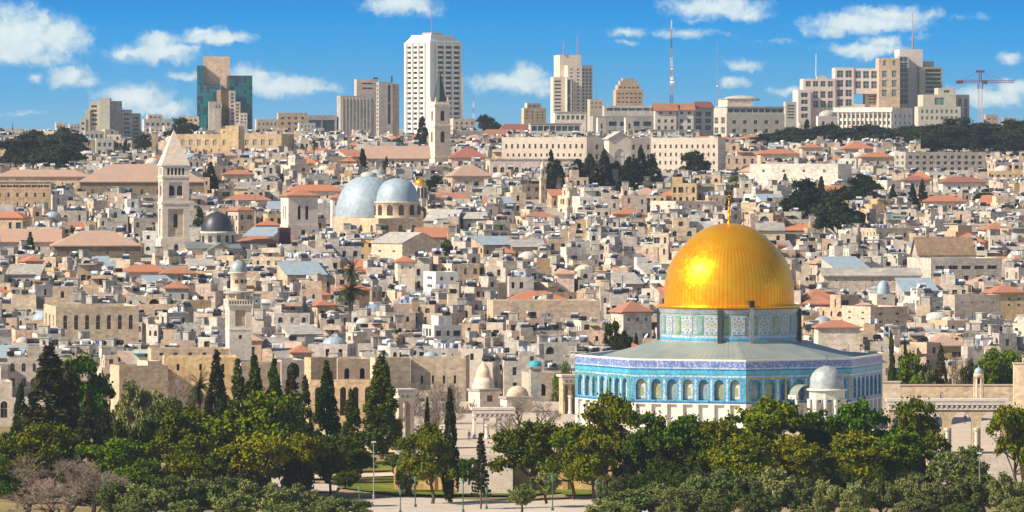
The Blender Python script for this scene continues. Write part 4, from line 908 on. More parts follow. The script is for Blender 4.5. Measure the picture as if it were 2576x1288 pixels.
# ------------------------------------------------------------------ large buildings of the slope and the old city
def oldcity():
    B = bldg; Cc = compound
    r, ws = Cc('monastery', 'long white stone monastery with rows of small windows and a shaded arched centre', 'monastery', 1560, 390, 1830, [
        (1262,1476,1492,345,1835,dict(yaw=-7,mat='pale',d=18,front=[(14,1,.35,.55,358,378,False,.02,.98),(14,1,.35,.5,382,398)],vb=430,win='brownwin')),
        (1486,1486,1648,346,1858,dict(yaw=16,mat='pale',d=14,front=[(8,3,.35,.5,358,430)],vb=440,win='brownwin')),
        (1638,1806,1855,346,1790,dict(yaw=-12,mat='pale',d=16,front=[(12,4,.35,.45,358,440,False,.02,.98)],side=[(4,3,.35,.5,358,430)],vb=452,win='brownwin')),
        (1530,1532,1588,349,1844,dict(yaw=12,mat='pale',d=8,roof='gabley',rh=2.4,roofmat='conc',front=[(1,1,.5,.9,372,420,True)],win='white'))], short='the long white monastery')
    w_ = ws[3]
    B('college', 'low arcaded college front with rounded end left of the monastery wing', 'college', 1222,1232,1460,402,1900,6,mat='pink',par=-1,front=[(12,1,.6,.8,418,436,True,.02,.98)],win='brownwin',vb=440,short='the low arcaded college')
    B('hall', 'white box shaped hall with blank walls behind dark cypresses', 'hall', 1890,2108,2150,412,1800,-20,mat='white',d=None,par=.5,vb=474,front=[(4,1,.12,.3,420,440)],short='the white box hall')
    B('apartment_block', 'wide grey apartment block cluttered with balconies and roof tanks', 'apartment block', 2258,2278,2482,382,1930,10,mat='grey',front=[(11,3,.5,.5,388,432,False,.02,.98)],side=[(2,3,.5,.5,388,432)],vb=444,short='the cluttered grey apartment block')
    B('church', 'church with long orange roof and arched windows beside the green spired tower', 'church', 918,922,1080,398,1935,4,mat='tan',roof='gablex',roofmat='terra',rh=4.2,d=14,front=[(6,1,.28,.8,402,424,True)],win='brownwin',vb=432,short='the orange roofed church')
    B('church_hall', 'dusky red roofed church hall right of the green spired tower', 'church hall', 1132,1134,1226,398,1945,4,mat='pink',roof='hip',roofmat='darkred',rh=4.2,d=16,front=[(2,1,.3,.7,402,420,True)],vb=420)
    B('stone_house', 'stone gate house with low pyramid of terracotta tiles', 'house', 1120,1138,1236,444,1700,12,mat='pink',roof='hip',roofmat='terra',rh=3.6,d=10,front=[(1,1,.4,.6,452,472)],vb=478)
    B('convent', 'long convent under a broad faded terracotta roof left of the bell tower', 'convent', -20,-18,230,446,1650,3,mat='cream',roof='hip',roofmat='terra',rh=2.2,d=12,front=[(9,1,.18,.4,455,470)],vb=470)
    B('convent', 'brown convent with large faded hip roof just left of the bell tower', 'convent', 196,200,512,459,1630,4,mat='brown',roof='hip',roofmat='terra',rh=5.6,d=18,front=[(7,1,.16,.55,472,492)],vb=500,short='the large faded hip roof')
    B('school', 'beige two storey school with a white roof strip at the left edge', 'school', -20,-18,127,458,1560,4,mat='tan',par=-1,front=[(9,1,.9,.5,463,474,False,.02,.98),(6,1,.25,.5,480,500),(6,1,.18,.7,505,530,True)],vb=535,short='the white roofed school')
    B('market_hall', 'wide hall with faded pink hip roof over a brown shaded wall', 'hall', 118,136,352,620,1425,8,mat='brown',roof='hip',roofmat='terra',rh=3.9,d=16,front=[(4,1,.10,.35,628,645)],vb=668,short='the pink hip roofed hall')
    B('market_hall', 'long house with faded pink roof at the left edge', 'hall', -20,-16,150,608,1450,5,mat='pink',roof='gablex',roofmat='terra',rh=3.2,d=12,front=[(5,1,.2,.5,616,634)],vb=640)
    B('school', 'golden stone school with tall arched windows in the left foreground city', 'school', 88,140,346,771,1120,12,mat='gold',front=[(2,1,.34,.85,790,834,True,.05,.32),(2,1,.34,.85,790,834,True,.36,.60),] and [(7,1,.38,.95,792,830,True,.05,.97)],side=[(3,1,.4,.85,790,846)],vb=866,win='brownwin',short='the golden arched school')
    B('church', 'plain stone church with a grey pitched roof in front of the blue domes', 'church', 932,1012,1108,612,1370,38,mat='cream',roof='gabley',roofmat='conc',rh=2.6,over=.3,front=[(3,1,.12,.4,640,655)],side=[(2,1,.2,.3,625,640)],vb=658,short='the grey gabled church')
    B('wrapped_tower', 'tall narrow dark maroon block beside the orange roofed belfry', 'tower', 698,703,731,573,1425,10,mat='maroonwall',d=4,par=.2,vb=638)
    B('white_house', 'bright white house with rust red panel and dark roof shed', 'house', 1064,1096,1152,684,1290,20,mat='whiteb',front=[(2,2,.3,.4,690,735)],side=[(1,2,.5,.4,690,730)],vb=742,short='the bright white house')
    B('long_hall', 'long stone hall under a bright orange hip roof left of the golden dome', 'hall', 1276,1282,1424,756,1240,5,mat='gold',roof='hip',rh=2.0,d=9,front=[(3,1,.1,.6,758,768)],vb=775,short='the long orange hip roof')
    B('wall_block', 'large blank sunlit stone wall block below the long orange roof', 'building', 1232,1240,1510,757,1180,6,mat='tan',front=[(3,1,.05,.2,780,800)],vb=826,d=14,short='the blank sunlit wall')
    B('hip_roofed_house', 'cream house with orange pyramid roof just left of the golden dome', 'house', 1524,1568,1640,787,1120,22,mat='cream',roof='hip',rh=2.3,d=7,front=[(3,1,.3,.5,796,812)],vb=838,short='the orange pyramid roof house')
    B('courtyard_house', 'white square house with two dark windows left of the golden dome', 'house', 1596,1602,1634,648,1330,12,mat='whiteb',front=[(2,1,.3,.5,656,672)],vb=684)
    B('long_terrace', 'long terrace of cream houses with even windows behind the golden finial', 'terrace', 1640,1700,1818,506,1640,22,mat='pink',front=[(5,1,.2,.4,512,526)],side=[(2,1,.2,.4,512,526)],vb=545,short='the cream terrace behind the dome')
    B('ruined_house', 'dark brick house with charred gable roof right of the golden dome', 'house', 2306,2312,2452,640,1330,6,mat='grey',roof='gablex',roofmat='brown',rh=4.2,d=10,front=[(6,1,.5,.5,660,680)],vb=690,short='the charred gable')
    B('balcony_block', 'wide grey block with deep balconies right of the golden dome', 'apartment block', 2296,2342,2524,650,1290,14,mat='grey',front=[(5,1,.75,.5,664,682),(5,1,.4,.6,690,710)],vb=712,rec=1.0,short='the deep balcony block')
    B('vaulted_hall', 'brown vaulted stone hall with long ridge right of the golden dome', 'hall', 2066,2072,2318,694,1260,4,mat='tan',roof='gablex',roofmat='roof',rh=1.6,d=10,front=[(5,1,.1,.3,700,712)],vb=712)
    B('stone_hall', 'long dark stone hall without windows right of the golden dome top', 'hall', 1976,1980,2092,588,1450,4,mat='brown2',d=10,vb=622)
    B('cubic_house', 'large cubic stone house with a bright left edge near the right border', 'house', 2380,2402,2520,742,1180,14,mat='tan',front=[(4,1,.12,.3,752,770)],vb=800,short='the large cubic house')
    B('orange_house', 'golden house under a flat orange hip roof at the right border', 'house', 2478,2500,2580,738,1200,12,mat='gold',roof='hip',rh=1.8,d=8,front=[(3,2,.25,.4,745,775)],vb=780)
    B('stone_house', 'dark stone house with a shadowed upper wall right of the golden drum', 'house', 2126,2190,2286,772,1150,26,mat='tan',front=[(2,2,.2,.3,780,820)],side=[(2,2,.2,.3,780,810)],vb=830,short='the dark walled house')
    r = B('domed_house', 'cream house with a small blue grey dome right of the golden dome', 'house', 2198,2206,2246,740,1210,14,mat='cream',d=6,front=[(1,1,.3,.4,746,756)],vb=752)
    lathe_part(r, 'dome', 2222, 1213, [(18,741),(18,736)] + circ(17,733,705,8), 'lead', 20)
    B('courtyard_wall', 'orange hip roofed shed in front of the golden drum at right', 'house', 2052,2058,2164,826,1100,4,mat='cream',roof='hip',rh=1.4,d=7,vb=845)
    for (u0,u1,v,D,mat,lab,vb) in ((1078,1186,500,1600,'pink','long low house under a bright red roof right of the blue domes',520),(560,680,505,1600,'grey','grey house with orange roof left of the belfry roofs',525),(716,860,482,1560,'cream','long orange roofed house behind the belfry',505),(828,868,500,1520,'white','white house with orange roof touching the larger blue dome',520),
         (554,640,440,1720,'pink','pale house with thin red roof right of the tall cypress',470),(640,705,568,1500,'pink','small house with orange roof left of the belfry foot',590),(590,700,612,1440,'cream','house with orange hip roof beside the black domed church',640),(1312,1400,548,1560,'gold','golden house with orange hip roof below the slim minaret',575),(1540,1620,540,1590,'gold','golden house with orange hip roof left of the cream terrace',565),
         (2364,2482,460,1800,'white','pale house with crimson pitched roof at the right slope',495),(2266,2340,455,1790,'pink','house with crimson roof left of the crimson pitched pale house',490),(2450,2576,445,1850,'pink','long brown house at the right edge of the slope',470),(1905,2010,388,1980,'pink','white walled house with broad red roof below the pines',420),(2010,2070,372,2010,'pink','tall red roofed house beside the pines',400),(2160,2250,396,1950,'grey','grey house with red hip roof left of the cluttered apartment block',430),
         (2318,2430,508,1700,'cream','wide cream house with low orange roof on the right slope',540),(992,1044,660,1300,'cream','small house with bright orange pyramid roof below the grey gabled church',690),(840,930,730,1230,'brown','shed with rusty red roof beside the palms',760),(296,420,686,1310,'tan','house under the left half of the long curved red roof',705),(400,494,690,1300,'tan','house under the right half of the long curved red roof',712),
         (728,784,889,1045,'tan','low shed with bright orange roof on the edge of the golden wall',898),(1800,1850,352,2150,'pink','small red roofed house right of the monastery',370),(1860,1960,350,2140,'pale','red roofed pale house below the shallow domed hall',372),(520,600,392,1900,'pink','long pink roofed house below the cream hospice',412),(0,45,408,1900,'white','white gabled house with dark red roof at the left edge',430),(100,250,405,1850,'white','long white house at the left slope',430),(1500,1560,930,1030,'white','hut with bright orange roof left of the blue shrine',940)):
        rm = 'darkred' if 'crimson' in lab or 'dark red' in lab else ('terra' if 'pink roof' in lab else 'red')
        n = max(2, int((u1-u0)/24)); B('tiled_house', lab, 'house', u0,u0+8,u1,v,D,7,mat=mat,roof='flat' if lab.startswith(('long brown','long white')) else 'hip',rh=1.0+ (u1-u0)*.006,d=7,roofmat=None if lab.startswith(('long brown','long white')) else rm,front=[(n,1,.25,.5,v+6,v+20)],vb=vb)
    # western side of the precinct
    for (nm, lab, u0, us, u1, v, D, yaw, mat, fr, rec, dep) in (
        ('madrasa','long golden stone school range with small dark windows along the precinct',1030,1034,1172,902,1012,3,'gold',[(4,1,.2,.8,942,968,False,.1,.9),(3,1,.6,.9,990,1052,True)],.8,13),
        ('madrasa','set back golden range with a large dark arch behind the fountain house',1168,1172,1335,898,1020,-3,'tan',[(3,1,.34,.8,925,962,True,.02,.98),(4,1,.5,.9,990,1052,True)],1.4,12),
        ('madrasa','tall sunlit porch block with a deep dark doorway right of the tall full cypress',930,944,1032,900,1008,20,'gold',[(1,1,.34,.9,918,955,True,.1,.6),(3,1,.5,.9,985,1052,True)],1.2,None),
        ('madrasa','shadowed recessed range with small doorways left of the tall full cypress',842,850,934,903,1022,10,'tan',[(2,1,.34,.85,924,956,True),(2,1,.5,.9,985,1052,True)],1.4,12),
        ('madrasa','golden block with a bright left edge and one square window',764,782,846,900,1012,24,'gold',[(1,1,.3,.5,930,952,False,.5,1),(2,1,.5,.9,985,1052,True)],.8,None),
        ('madrasa','grey shaded wall with a blind arch beside the golden block',700,708,768,906,1024,14,'grey',[(1,1,.6,.95,912,950,True),(2,1,.5,.9,985,1052,True)],.9,11),
        ('terrace_wall','low terrace wall with arched niches in front of the recessed range',772,778,948,958,1000,6,'gold',[(5,1,.5,.95,972,1048,True)],1.0,5),
        ('terrace_wall','low pale terrace wall left of the fountain house',1010,1016,1160,985,1000,4,'cream',[(5,1,.45,.9,998,1048,True)],.8,5),
        ('madrasa','plain golden wall block with a green door shutter below the minaret',400,412,596,899,1022,5,'gold',[(3,1,.12,.5,908,940),(4,1,.5,.9,990,1052,True)],.6,12),
        ('madrasa','projecting golden block under the minaret foot',590,606,704,912,1010,22,'cream',[(2,1,.25,.6,930,955),(2,1,.5,.9,985,1052,True)],.6,None),
        ('stair_house','bright stepped cream stair house at the left end of the golden wall',340,372,404,908,1018,26,'cream',[(1,1,.3,.5,930,950)],.5,None)):
        B(nm,lab,nm.replace('_',' '),u0,us,u1,v,D,yaw,mat=mat,front=fr,rec=rec,d=dep,par=.45,vb=1100,win='brownwin',bars=False)
    B('stone_house','tan stone range with a dark arch left of the corner colonnade','house',1322,1330,1455,938,1008,8,mat='tan',front=[(2,1,.36,.8,962,1000,True)],rec=1.2,d=10,par=.4,vb=1100,win='brownwin',bars=False)
    r = B('kiosk','grey kiosk with a rounded turquoise canopy left of the blue shrine','kiosk',1334,1336,1362,928,1002,6,mat='conc',d=4,par=-1,vb=1100)
    m_ = MB(); m_.lathe([(1.3,0),(1.25,.5),(.9,1.0),(.1,1.25)],14,r['_w']/2,r['_d']/2); m_.build('canopy', M['cyan'], r, (0,0,r['_h']+.4))
    NAMED.append((1110, 940, 'the golden precinct range')); NAMED.append((880, 930, 'the porched precinct range')); NAMED.append((500, 940, 'the plain golden wall'))
    B('gate_house', 'cream gate house with a terrace parapet above the plain golden wall', 'house', 368,380,575,878,1040,8,mat='gold',d=10,front=[(5,1,.28,.5,884,898)],vb=900,win='brownwin')
    B('stone_house', 'ruined orange stone wall left of the grey green trees', 'wall', 262,300,420,920,1015,18,mat='gold',d=8,par=.3,vb=1100)
    B('stone_house', 'cream house with shaded arch at the left edge of the precinct', 'house', -20,-10,30,960,1000,10,mat='cream',d=10,front=[(1,1,.5,.7,1000,1060,True)],vb=1100,win='brownwin')
    r = B('fountain_house', 'cream fountain house with a carved pointed dome', 'fountain', 1178,1207,1258,985,955,28,mat='cream',zb=PLZ,vb=1040,front=[(1,1,.3,.6,990,1016)],win='brownwin',par=0,short='the fountain house')
    lathe_part(r, 'drum', 1216, 960, [(29,986),(28,968),(24,962),(22,950)], 'cream', 16)
    lathe_part(r, 'dome', 1216, 960, [(19,951),(19,944),(17,934),(13,925),(7,918),(3,914),(.5,908)], 'cream', 20)
    r = B('domed_shrine_hut', 'small cream domed hut with green door beside the fountain house', 'shrine', 1258,1275,1340,1004,940,20,mat='cream',zb=PLZ,vb=1060,front=[(1,1,.3,.7,1012,1040,True)],win='greenm',par=0)
    lathe_part(r, 'dome', 1302, 944, [(30,1005),(30,998)] + circ(28,996,970,8), 'cream', 22)
    def arcade(name, label, u0, u1, v0, v1, D, yaw, n, zb, mat='cream', dep=2.2, thin=.66, short=None):
        s = D/F; a = R(yaw); w = (u1-u0)*s/math.cos(a); H = PZ(v0,D)-zb; r = thing(name, label, 'arcade', (PX(u0,D), D, zb), a)
        if short: NAMED.append(((u0+u1)/2, (v0+v1)/2, short))
        p0 = lambda x,z,e: (x, e, z); mb = MB(); cw = w/n; cols = [(cw*(i+.5)-cw*thin/2, cw*(i+.5)+cw*thin/2, True) for i in range(n)]; zt = H*.80
        facade(mb, p0, w, H, [(.05, zt, cols)], dep, 0); pb = lambda x,z,e: (w-x, dep-e, z); facade(mb, pb, w, H, [(.05, zt, cols)], .01, 0)
        for x in (0, w): mb.poly([(x,0,0),(x,dep,0),(x,dep,H),(x,0,H)])
        mb.poly([(0,0,H),(w,0,H),(w,dep,H),(0,dep,H)]); mb.build('arches', M[mat], r)
        c = MB(); c.box(-.3,w+.3,-.35,-.003,H-.55,H-.1,bottom=True); c.box(-.3,w+.3,-.2,-.003,H-1.3,H-1.0,bottom=True)
        for i in range(int(w/.8)): c.box(i*.8+.1,i*.8+.45,-.3,-.003,H-.95,H-.6,bottom=True)
        c.box(-.4,w+.4,-.4,dep+.4,H+.002,H+.4,bottom=True); c.build('cornice', M['pale'], r)
        for i in range(1, n): cc = MB(); cc.lathe([(.42,.05),(.42,.4),(.30,.6),(.28,H*.42),(.46,H*.46),(.46,H*.50)], 12, cw*i, dep*.5-1.2); cc.build('column', M['marble'], r)
        return r
    arcade('arcade', 'free standing stone arcade at the head of the right hand stairs', 2236, 2530, 1010, 1146, 808, 0, 4, PLZ, 'gold', short='the right hand arcade', thin=.72)
    arcade('arcade', 'pale stone arcade in the shade of trees below the fountain house', 1192, 1290, 1032, 1112, 852, 6, 3, PLZ, 'pale', short='the middle arcade')
    arcade('arcade', 'narrow arcade seen end on left of the bare trees', 1003, 1042, 985, 1110, 846, 24, 1, PLZ, 'cream', thin=.5)
    arcade('arcade', 'small colonnade at the left corner of the blue shrine', 1416, 1452, 948, 1052, 935, 18, 2, PLZ, 'gold', thin=.6, short='the small corner colonnade')
    def stairs(label, u0, u1, vt, vb, D, n=22):
        s = D/F; x0, x1 = PX(u0,D), PX(u1,D); mb = MB(); h = 5.6; r = 9.0
        for i in range(n): mb.box(x0, x1, -r*(i+1)/n, -r*i/n - (.002 if i else -.0), -5.9, -.02 - h*i/n, 0)
        tag(mb.build('stairs', M['pave'], None, (0, 805.7, PLZ)), label, 'stairs')
    stairs('broad stone stairs going down to the right below the arcade', 2330, 2560, 0, 0, 806)
    stairs('pale stone stairs down from the terrace below the fountain house', 1150, 1290, 0, 0, 806)
    # parapet walls and small things on the terrace
    for (u0,u1,v0,v1,D,lab) in ((2226,2590,970,1000,990,'low cream parapet wall along the far side of the terrace'),(2208,2264,962,1030,950,'plain cream wall end beside the blue shrine'),(2550,2600,915,1010,960,'tall cream wall corner at the right border')):
        x0, x1 = PX(u0,D), PX(u1,D); r = thing('parapet_wall', lab, 'wall', (x0,D,PLZ)); mb = MB(); h = PZ(v0,D)-PLZ; mb.box(0,x1-x0,0,1.2,-.5,h); mb.build('wall', M['cream'], r); c = MB(); c.box(-.15,x1-x0+.15,-.15,1.35,h+.002,h+.22,bottom=True); c.build('coping', M['pave'], r)
    D = 960; r = thing('domed_lantern', 'tiny blue domed lantern kiosk on the terrace at the right', 'kiosk', (PX(2462,D),D,PLZ)); NAMED.append((2462, 955, 'the tiny lantern kiosk'))
    for i in range(6):
        a = 2*math.pi*i/6; c = MB(); k = 11*D/F; c.lathe([(.2,0),(.14,.3),(.13,PZ(949,D)-PLZ-.2),(.22,PZ(949,D)-PLZ)], 8, k*math.cos(a), k*math.sin(a)); c.build('column', M['cream'], r)
    lathe_part(r, 'drum', 2462, D, [(10,949),(13,949),(13,940),(10,939)], 'cream', 12); lathe_part(r, 'dome', 2462, D, [(11,939),(11,934),(9,929),(5,926),(1,924),(.5,918)], 'lead', 16)
M['maroonwall'] = flat('maroon_sheeting', (.075,.03,.04), .7)
M['whiteb'] = flat('bright_white_plaster', (.80,.79,.76), .8, 0, .10, .5)
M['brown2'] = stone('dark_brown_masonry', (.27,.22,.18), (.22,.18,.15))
oldcity()
# ------------------------------------------------------------------ the small houses of the old city
def house_parts(rng, w, d, h, style, wallmat, detail=True):
    """returns (wall MB, roof list [(MB, material)], windows [(pos, face, sx, sz)], fittings [(kind, pos, rz)])"""
    wb = MB(); wins = []; fit = []; roofs = []
    def boxy(x0, y0, bw, bd, z0, z1, top):
        P = {'f': lambda x,z,e: (x0+x, y0+e, z0+z), 'l': lambda x,z,e: (x0+e, y0+bd-x, z0+z), 'r': lambda x,z,e: (x0+bw-e, y0+x, z0+z)}
        for fc, L in (('f', bw), ('l', bd), ('r', bd)):
            bands = []; n = max(1, int(L / rng.uniform(1.7, 3.2))); H = z1 - z0; zt = H - rng.uniform(.8, 1.3); arch = rng.random() < .3
            ww, wh = rng.uniform(.7, 1.15), rng.uniform(1.1, 1.8)
            while zt - wh > .4 and len(bands) < 3:
                cols = []; cw = L / n
                for i in range(n):
                    if rng.random() < .8:
                        q = ww * (2.1 if rng.random() < .12 else 1); q = min(q*rng.uniform(.6,1.3), cw*.8); c = cw*(i+.5) + rng.uniform(-.12,.12)*cw*.3; cols.append((c-q/2, c+q/2, arch))
                if cols: bands.append((zt-wh, zt, cols))
                zt -= 3.1
            rec = .35
            for x, z, a, b in facade(wb, P[fc], L, H, sorted(bands), rec): wins.append((P[fc](x, z, rec-.004), fc, a, b))
        wb.poly([(x0,y0+bd,z0),(x0+bw,y0+bd,z0),(x0+bw,y0+bd,z1),(x0,y0+bd,z1)])
        if top == 'flat':
            t = .3; p = rng.uniform(.35, .9); zf = z1 - p; c = [(x0,y0),(x0+bw,y0),(x0+bw,y0+bd),(x0,y0+bd)]; e = [(x0+t,y0+t),(x0+bw-t,y0+t),(x0+bw-t,y0+bd-t),(x0+t,y0+bd-t)]
            for i in range(4):
                j = (i+1) % 4; wb.poly([(*c[i],z1),(*c[j],z1),(*e[j],z1),(*e[i],z1)]); wb.poly([(*e[i],z1),(*e[j],z1),(*e[j],zf),(*e[i],zf)])
            rb = MB(); rb.poly([(*q, zf-.004) for q in e]); return rb, zf
        return None, z1
    rm = rng.choice(['roof','roof','roof','roofw','conc'])
    if style == 'hip':
        boxy(0,0,w,d,0,h,None); rb = MB(); rb.hip(-.45,w+.45,-.45,d+.45,h,min(w,d)*.26); roofs.append((rb, 'red' if rng.random() < .62 else 'terra'))
    elif style == 'lean':
        boxy(0,0,w,d,0,h,None); rb = MB(); k = d*.25
        for dz in (0,.2): rb.poly([(-.3,-.4,h-.1+dz),(w+.3,-.4,h-.1+dz),(w+.3,d+.3,h+k+dz),(-.3,d+.3,h+k+dz)])
        wb.poly([(0,0,h),(0,d,h),(0,d,h+k)]); wb.poly([(w,0,h),(w,d,h),(w,d,h+k)]); wb.poly([(0,d,h),(w,d,h),(w,d,h+k),(0,d,h+k)])
        roofs.append((rb, rng.choice(['red','conc','lead','roof'])))
    else:
        rb, zf = boxy(0,0,w,d,0,h,'flat'); roofs.append((rb, rm)); tops = [(0,0,w,d,zf)]
        if style == 'dome':
            rad = min(w,d)*rng.uniform(.26,.36); cx, cy = w*rng.uniform(.4,.6), d*rng.uniform(.4,.6); db = MB()
            db.lathe([(rad*1.05, zf-.1),(rad*1.05, zf+.4)] + [(rad*math.cos(math.pi/2*i/7), zf+.4+rad*.72*math.sin(math.pi/2*i/7)) for i in range(7)], 18, cx, cy); roofs.append((db, rng.choice(['roofw','roofw','pale','cream','lead']))); tops = []
        elif style == 'upper' or rng.random() < .45:
            bw, bd = w*rng.uniform(.35,.7), d*rng.uniform(.4,.75); bx, by = rng.choice([.001, w-bw-.001, w*.2]), rng.uniform(.2,.95)*(d-bd); hh = rng.uniform(2.2,3.4)
            if bx + bw > w: bx = w - bw - .01
            r2, z2 = boxy(bx,by,bw,bd,zf-.05,zf+hh,'flat'); roofs.append((r2, rng.choice([rm,'roofw','roof'])))
            tops = [(bx,by,bw,bd,z2)]
            if bx > 2: tops.append((0,0,bx,d,zf))
            if w-bx-bw > 2: tops.append((bx+bw,0,w-bx-bw,d,zf))
            if rng.random() < .3: roofs.append((awning(bx, by, bw, zf, rng), rng.choice(['blue','green','cyan','cloth','red','conc','conc','roofw'])))
        for (x0,y0,a,b,z) in tops:
            for k in range(int(a*b/ rng.uniform(4, 10)) + (rng.random() < .6)):
                fit.append((rng.choice(['tank','blacktank','blacktank','dish','dish','solar','solar','hut','hut','ac','pole','cloth','junk','junk','ledge']), (x0 + rng.uniform(.5, max(.6,a-.8)), y0 + rng.uniform(.4, max(.5,b-.6)), z), rng.uniform(-.7,.7)))
    return wb, roofs, wins, fit
def awning(bx, by, bw, zf, rng):
    m = MB(); z = zf + rng.uniform(1.7,2.2); m.box(bx, bx+bw*rng.uniform(.5,1), by-rng.uniform(1,2.2), by-.01, z, z+.1, bottom=True); return m
FIT = {}
def fit_mesh(kind):
    if kind in FIT: return FIT[kind]
    m = MB(); mats = ['metal','dark']
    if kind in ('tank','blacktank'):
        mats = ['whitem' if kind == 'tank' else 'black','metal']; m.tube((-.75,0,1.25),(.75,0,1.25),.52,n=12)
        for x in (-.5,.5):
            for y in (-.35,.35): m.tube((x,y,0),(x,y,.85),.05,n=4,mi=1)
    elif kind == 'solar':
        mats = ['solar','whitem','metal']; m.poly([(-1,-.9,.3),(1,-.9,.3),(1,.4,1.3),(-1,.4,1.3)]); m.poly([(-1,-.9,.26),(-1,.4,1.26),(1,.4,1.26),(1,-.9,.26)]); m.tube((-.8,.6,1.6),(.8,.6,1.6),.3,n=10,mi=1)
        for x in (-.9,.9): m.tube((x,.5,0),(x,.5,1.5),.05,n=4,mi=2); m.tube((x,-.85,0),(x,-.85,.3),.05,n=4,mi=2)
    elif kind == 'dish':
        mats = ['whitem','metal']; m.tube((0,0,0),(0,0,1.0),.05,n=5,mi=1); n = 12; v0 = Vector((-.75,-.35,.55)).normalized(); e = v0.orthogonal().normalized(); g = v0.cross(e); c = Vector((0,0,1.15)); rings = []
        for rr, hh in ((.02,-.0),(.35,.05),(.62,.17)): rings.append([tuple(c + e*(rr*math.cos(2*math.pi*i/n)) + g*(rr*math.sin(2*math.pi*i/n)) + v0*hh) for i in range(n)])
        for a, b in ((0,1),(1,2)):
            for i in range(n): m.poly([rings[a][i],rings[a][(i+1)%n],rings[b][(i+1)%n],rings[b][i]])
        m.tube(c, c+v0*.65, .03, n=4, mi=1)
    elif kind == 'hut': mats = ['conc','roof']; m.box(-1,1,-.9,.9,0,2.1,0); m.box(-1.15,1.15,-1.05,1.05,2.102,2.25,1,bottom=True); m.box(-.4,.4,-.93,-.902,0,1.7,1)
    elif kind == 'ac': mats = ['whitem','dark']; m.box(-.45,.45,-.2,.2,0,.75,0); m.box(-.35,.1,-.215,-.203,.12,.62,1)
    elif kind == 'pole': mats = ['dark','metal']; m.tube((0,0,0),(0,0,3.6),.045,n=5); [m.tube((-.55+.1*i,0,3.5-.3*i),(.55-.1*i,0,3.5-.3*i),.025,n=4,mi=1) for i in range(3)]
    elif kind == 'cloth':
        mats = ['cloth','metal','blue']; m.tube((-1.6,0,0),(-1.6,0,1.7),.04,n=4,mi=1); m.tube((1.6,0,0),(1.6,0,1.7),.04,n=4,mi=1); m.tube((-1.6,0,1.65),(1.6,0,1.65),.015,n=3,mi=1)
        for i, (x, l) in enumerate(((-1.4,.9),(-.75,1.1),(.1,.7),(.75,1.0))): m.box(x,x+.55,-.02,.02,1.65-l,1.63,2 if i == 2 else 0,bottom=True)
    elif kind == 'junk': mats = ['roof','metal']; m.box(-.8,.6,-.4,.5,0,.6,0); m.box(.2,1.3,.1,.9,0,1.1,1)
    elif kind == 'ledge': mats = ['roofw','dark']; m.box(-1.6,1.6,-.7,.7,0,.75,0); m.box(-1.9,1.9,-1.0,1.0,.752,.86,0,bottom=True)
    FIT[kind] = (m.mesh(kind, [M[x] for x in mats]), m, mats); return FIT[kind]
FNAME = dict(tank='water_tank', blacktank='water_tank', dish='satellite_dish', solar='solar_heater', hut='roof_hut', ac='air_conditioner', pole='aerial', cloth='washing_line', junk='roof_clutter', ledge='skylight')
def plan():
    rng = random.Random(77); out = []; D = 1052.0
    while D < 2260:
        u = -330 + rng.uniform(0, 40)
        while u < 2900:
            w = rng.uniform(4.0, 10.0) * (1.0 if D < 1700 else 1.2); d = rng.uniform(6, 12); s = D/F; yaw = R(rng.choice([rng.uniform(2,18), rng.uniform(8,34), rng.uniform(-20,4), rng.uniform(-14,8)])); Dj = D + rng.uniform(-9, 9)
            pw = (w*math.cos(yaw) + d*abs(math.sin(yaw)))/s; uc = u + pw/2; h = rng.uniform(5, 10.5); z = GZ(Dj) - 1.5
            x, y = PX(u + (d*math.sin(yaw)/s if yaw > 0 else 0), Dj), Dj + (w*math.sin(-yaw) if yaw < 0 else 0)
            ok = True; vlim = 418 if Dj < 1640 else 385 if Dj < 1900 else 360 if Dj < 2050 else 345 if Dj < 2200 else 336
            cx, cy = PX(uc, Dj), Dj + d/2
            for (a, b, vb, hd, x0, x1, y0, y1) in HERO:
                if x0 - w/2 - 1 < cx < x1 + w/2 + 1 and y0 - d/2 - 2 < cy < y1 + d/2 + 2: ok = False; break
                if hd > Dj - 2 and u < b - 3 and u + pw > a + 3: vlim = max(vlim, vb - 2)
            # keep clear of the shrine, its terrace and the trees in front
            if Dj < 1110 and 1400 < uc < 2600: vlim = max(vlim, 850 if uc < 2240 else 835)
            if ok:
                vt = V0 - F*(z + h)/Dj
                if vt < vlim + 8: h = (V0 - vlim - 8)*Dj/F - z
                if h > 2.2: out.append(dict(x=x,y=y,z=z,w=w,d=d,h=h,yaw=yaw,u0=u,u1=u+pw,vt=V0-F*(z+h)/Dj,vb=V0-F*(z+1.5)/Dj,D=Dj))
            u += pw * rng.uniform(.85, 1.22)
        D += 12.5 if D < 1500 else 16
    return out
def visible(hs):
    """share of the picture each house would show: paint near to far on a coarse grid"""
    g = np.zeros((330, 660), bool); K = 4.0
    items = [('h', h['D'], h['u0'], h['u1'], h['vt'], h['vb'], h) for h in hs] + [('x', b[3], b[0], b[1], b[2]-60, b[2], None) for b in HERO] + [('x', 890, 1450, 2222, 890, 1100, None), ('x', 885, 1668, 1998, 590, 880, None)]
    items += [('x', 1000, 350, 1330, 900, 1100, None), ('x', 800, 20, 1000, 1000, 1288, None)]
    for t, D, a, b, v0, v1, h in sorted(items, key=lambda q: q[1]):
        s = g[max(0,int(v0/K)):max(0,int(v1/K)), max(0,int(a/K)):max(0,int(b/K))]
        if h is not None: h['vis'] = int((~s).sum()); h['vmid'] = (v0 + min(v1, v0+50))/2
        s[:] = True
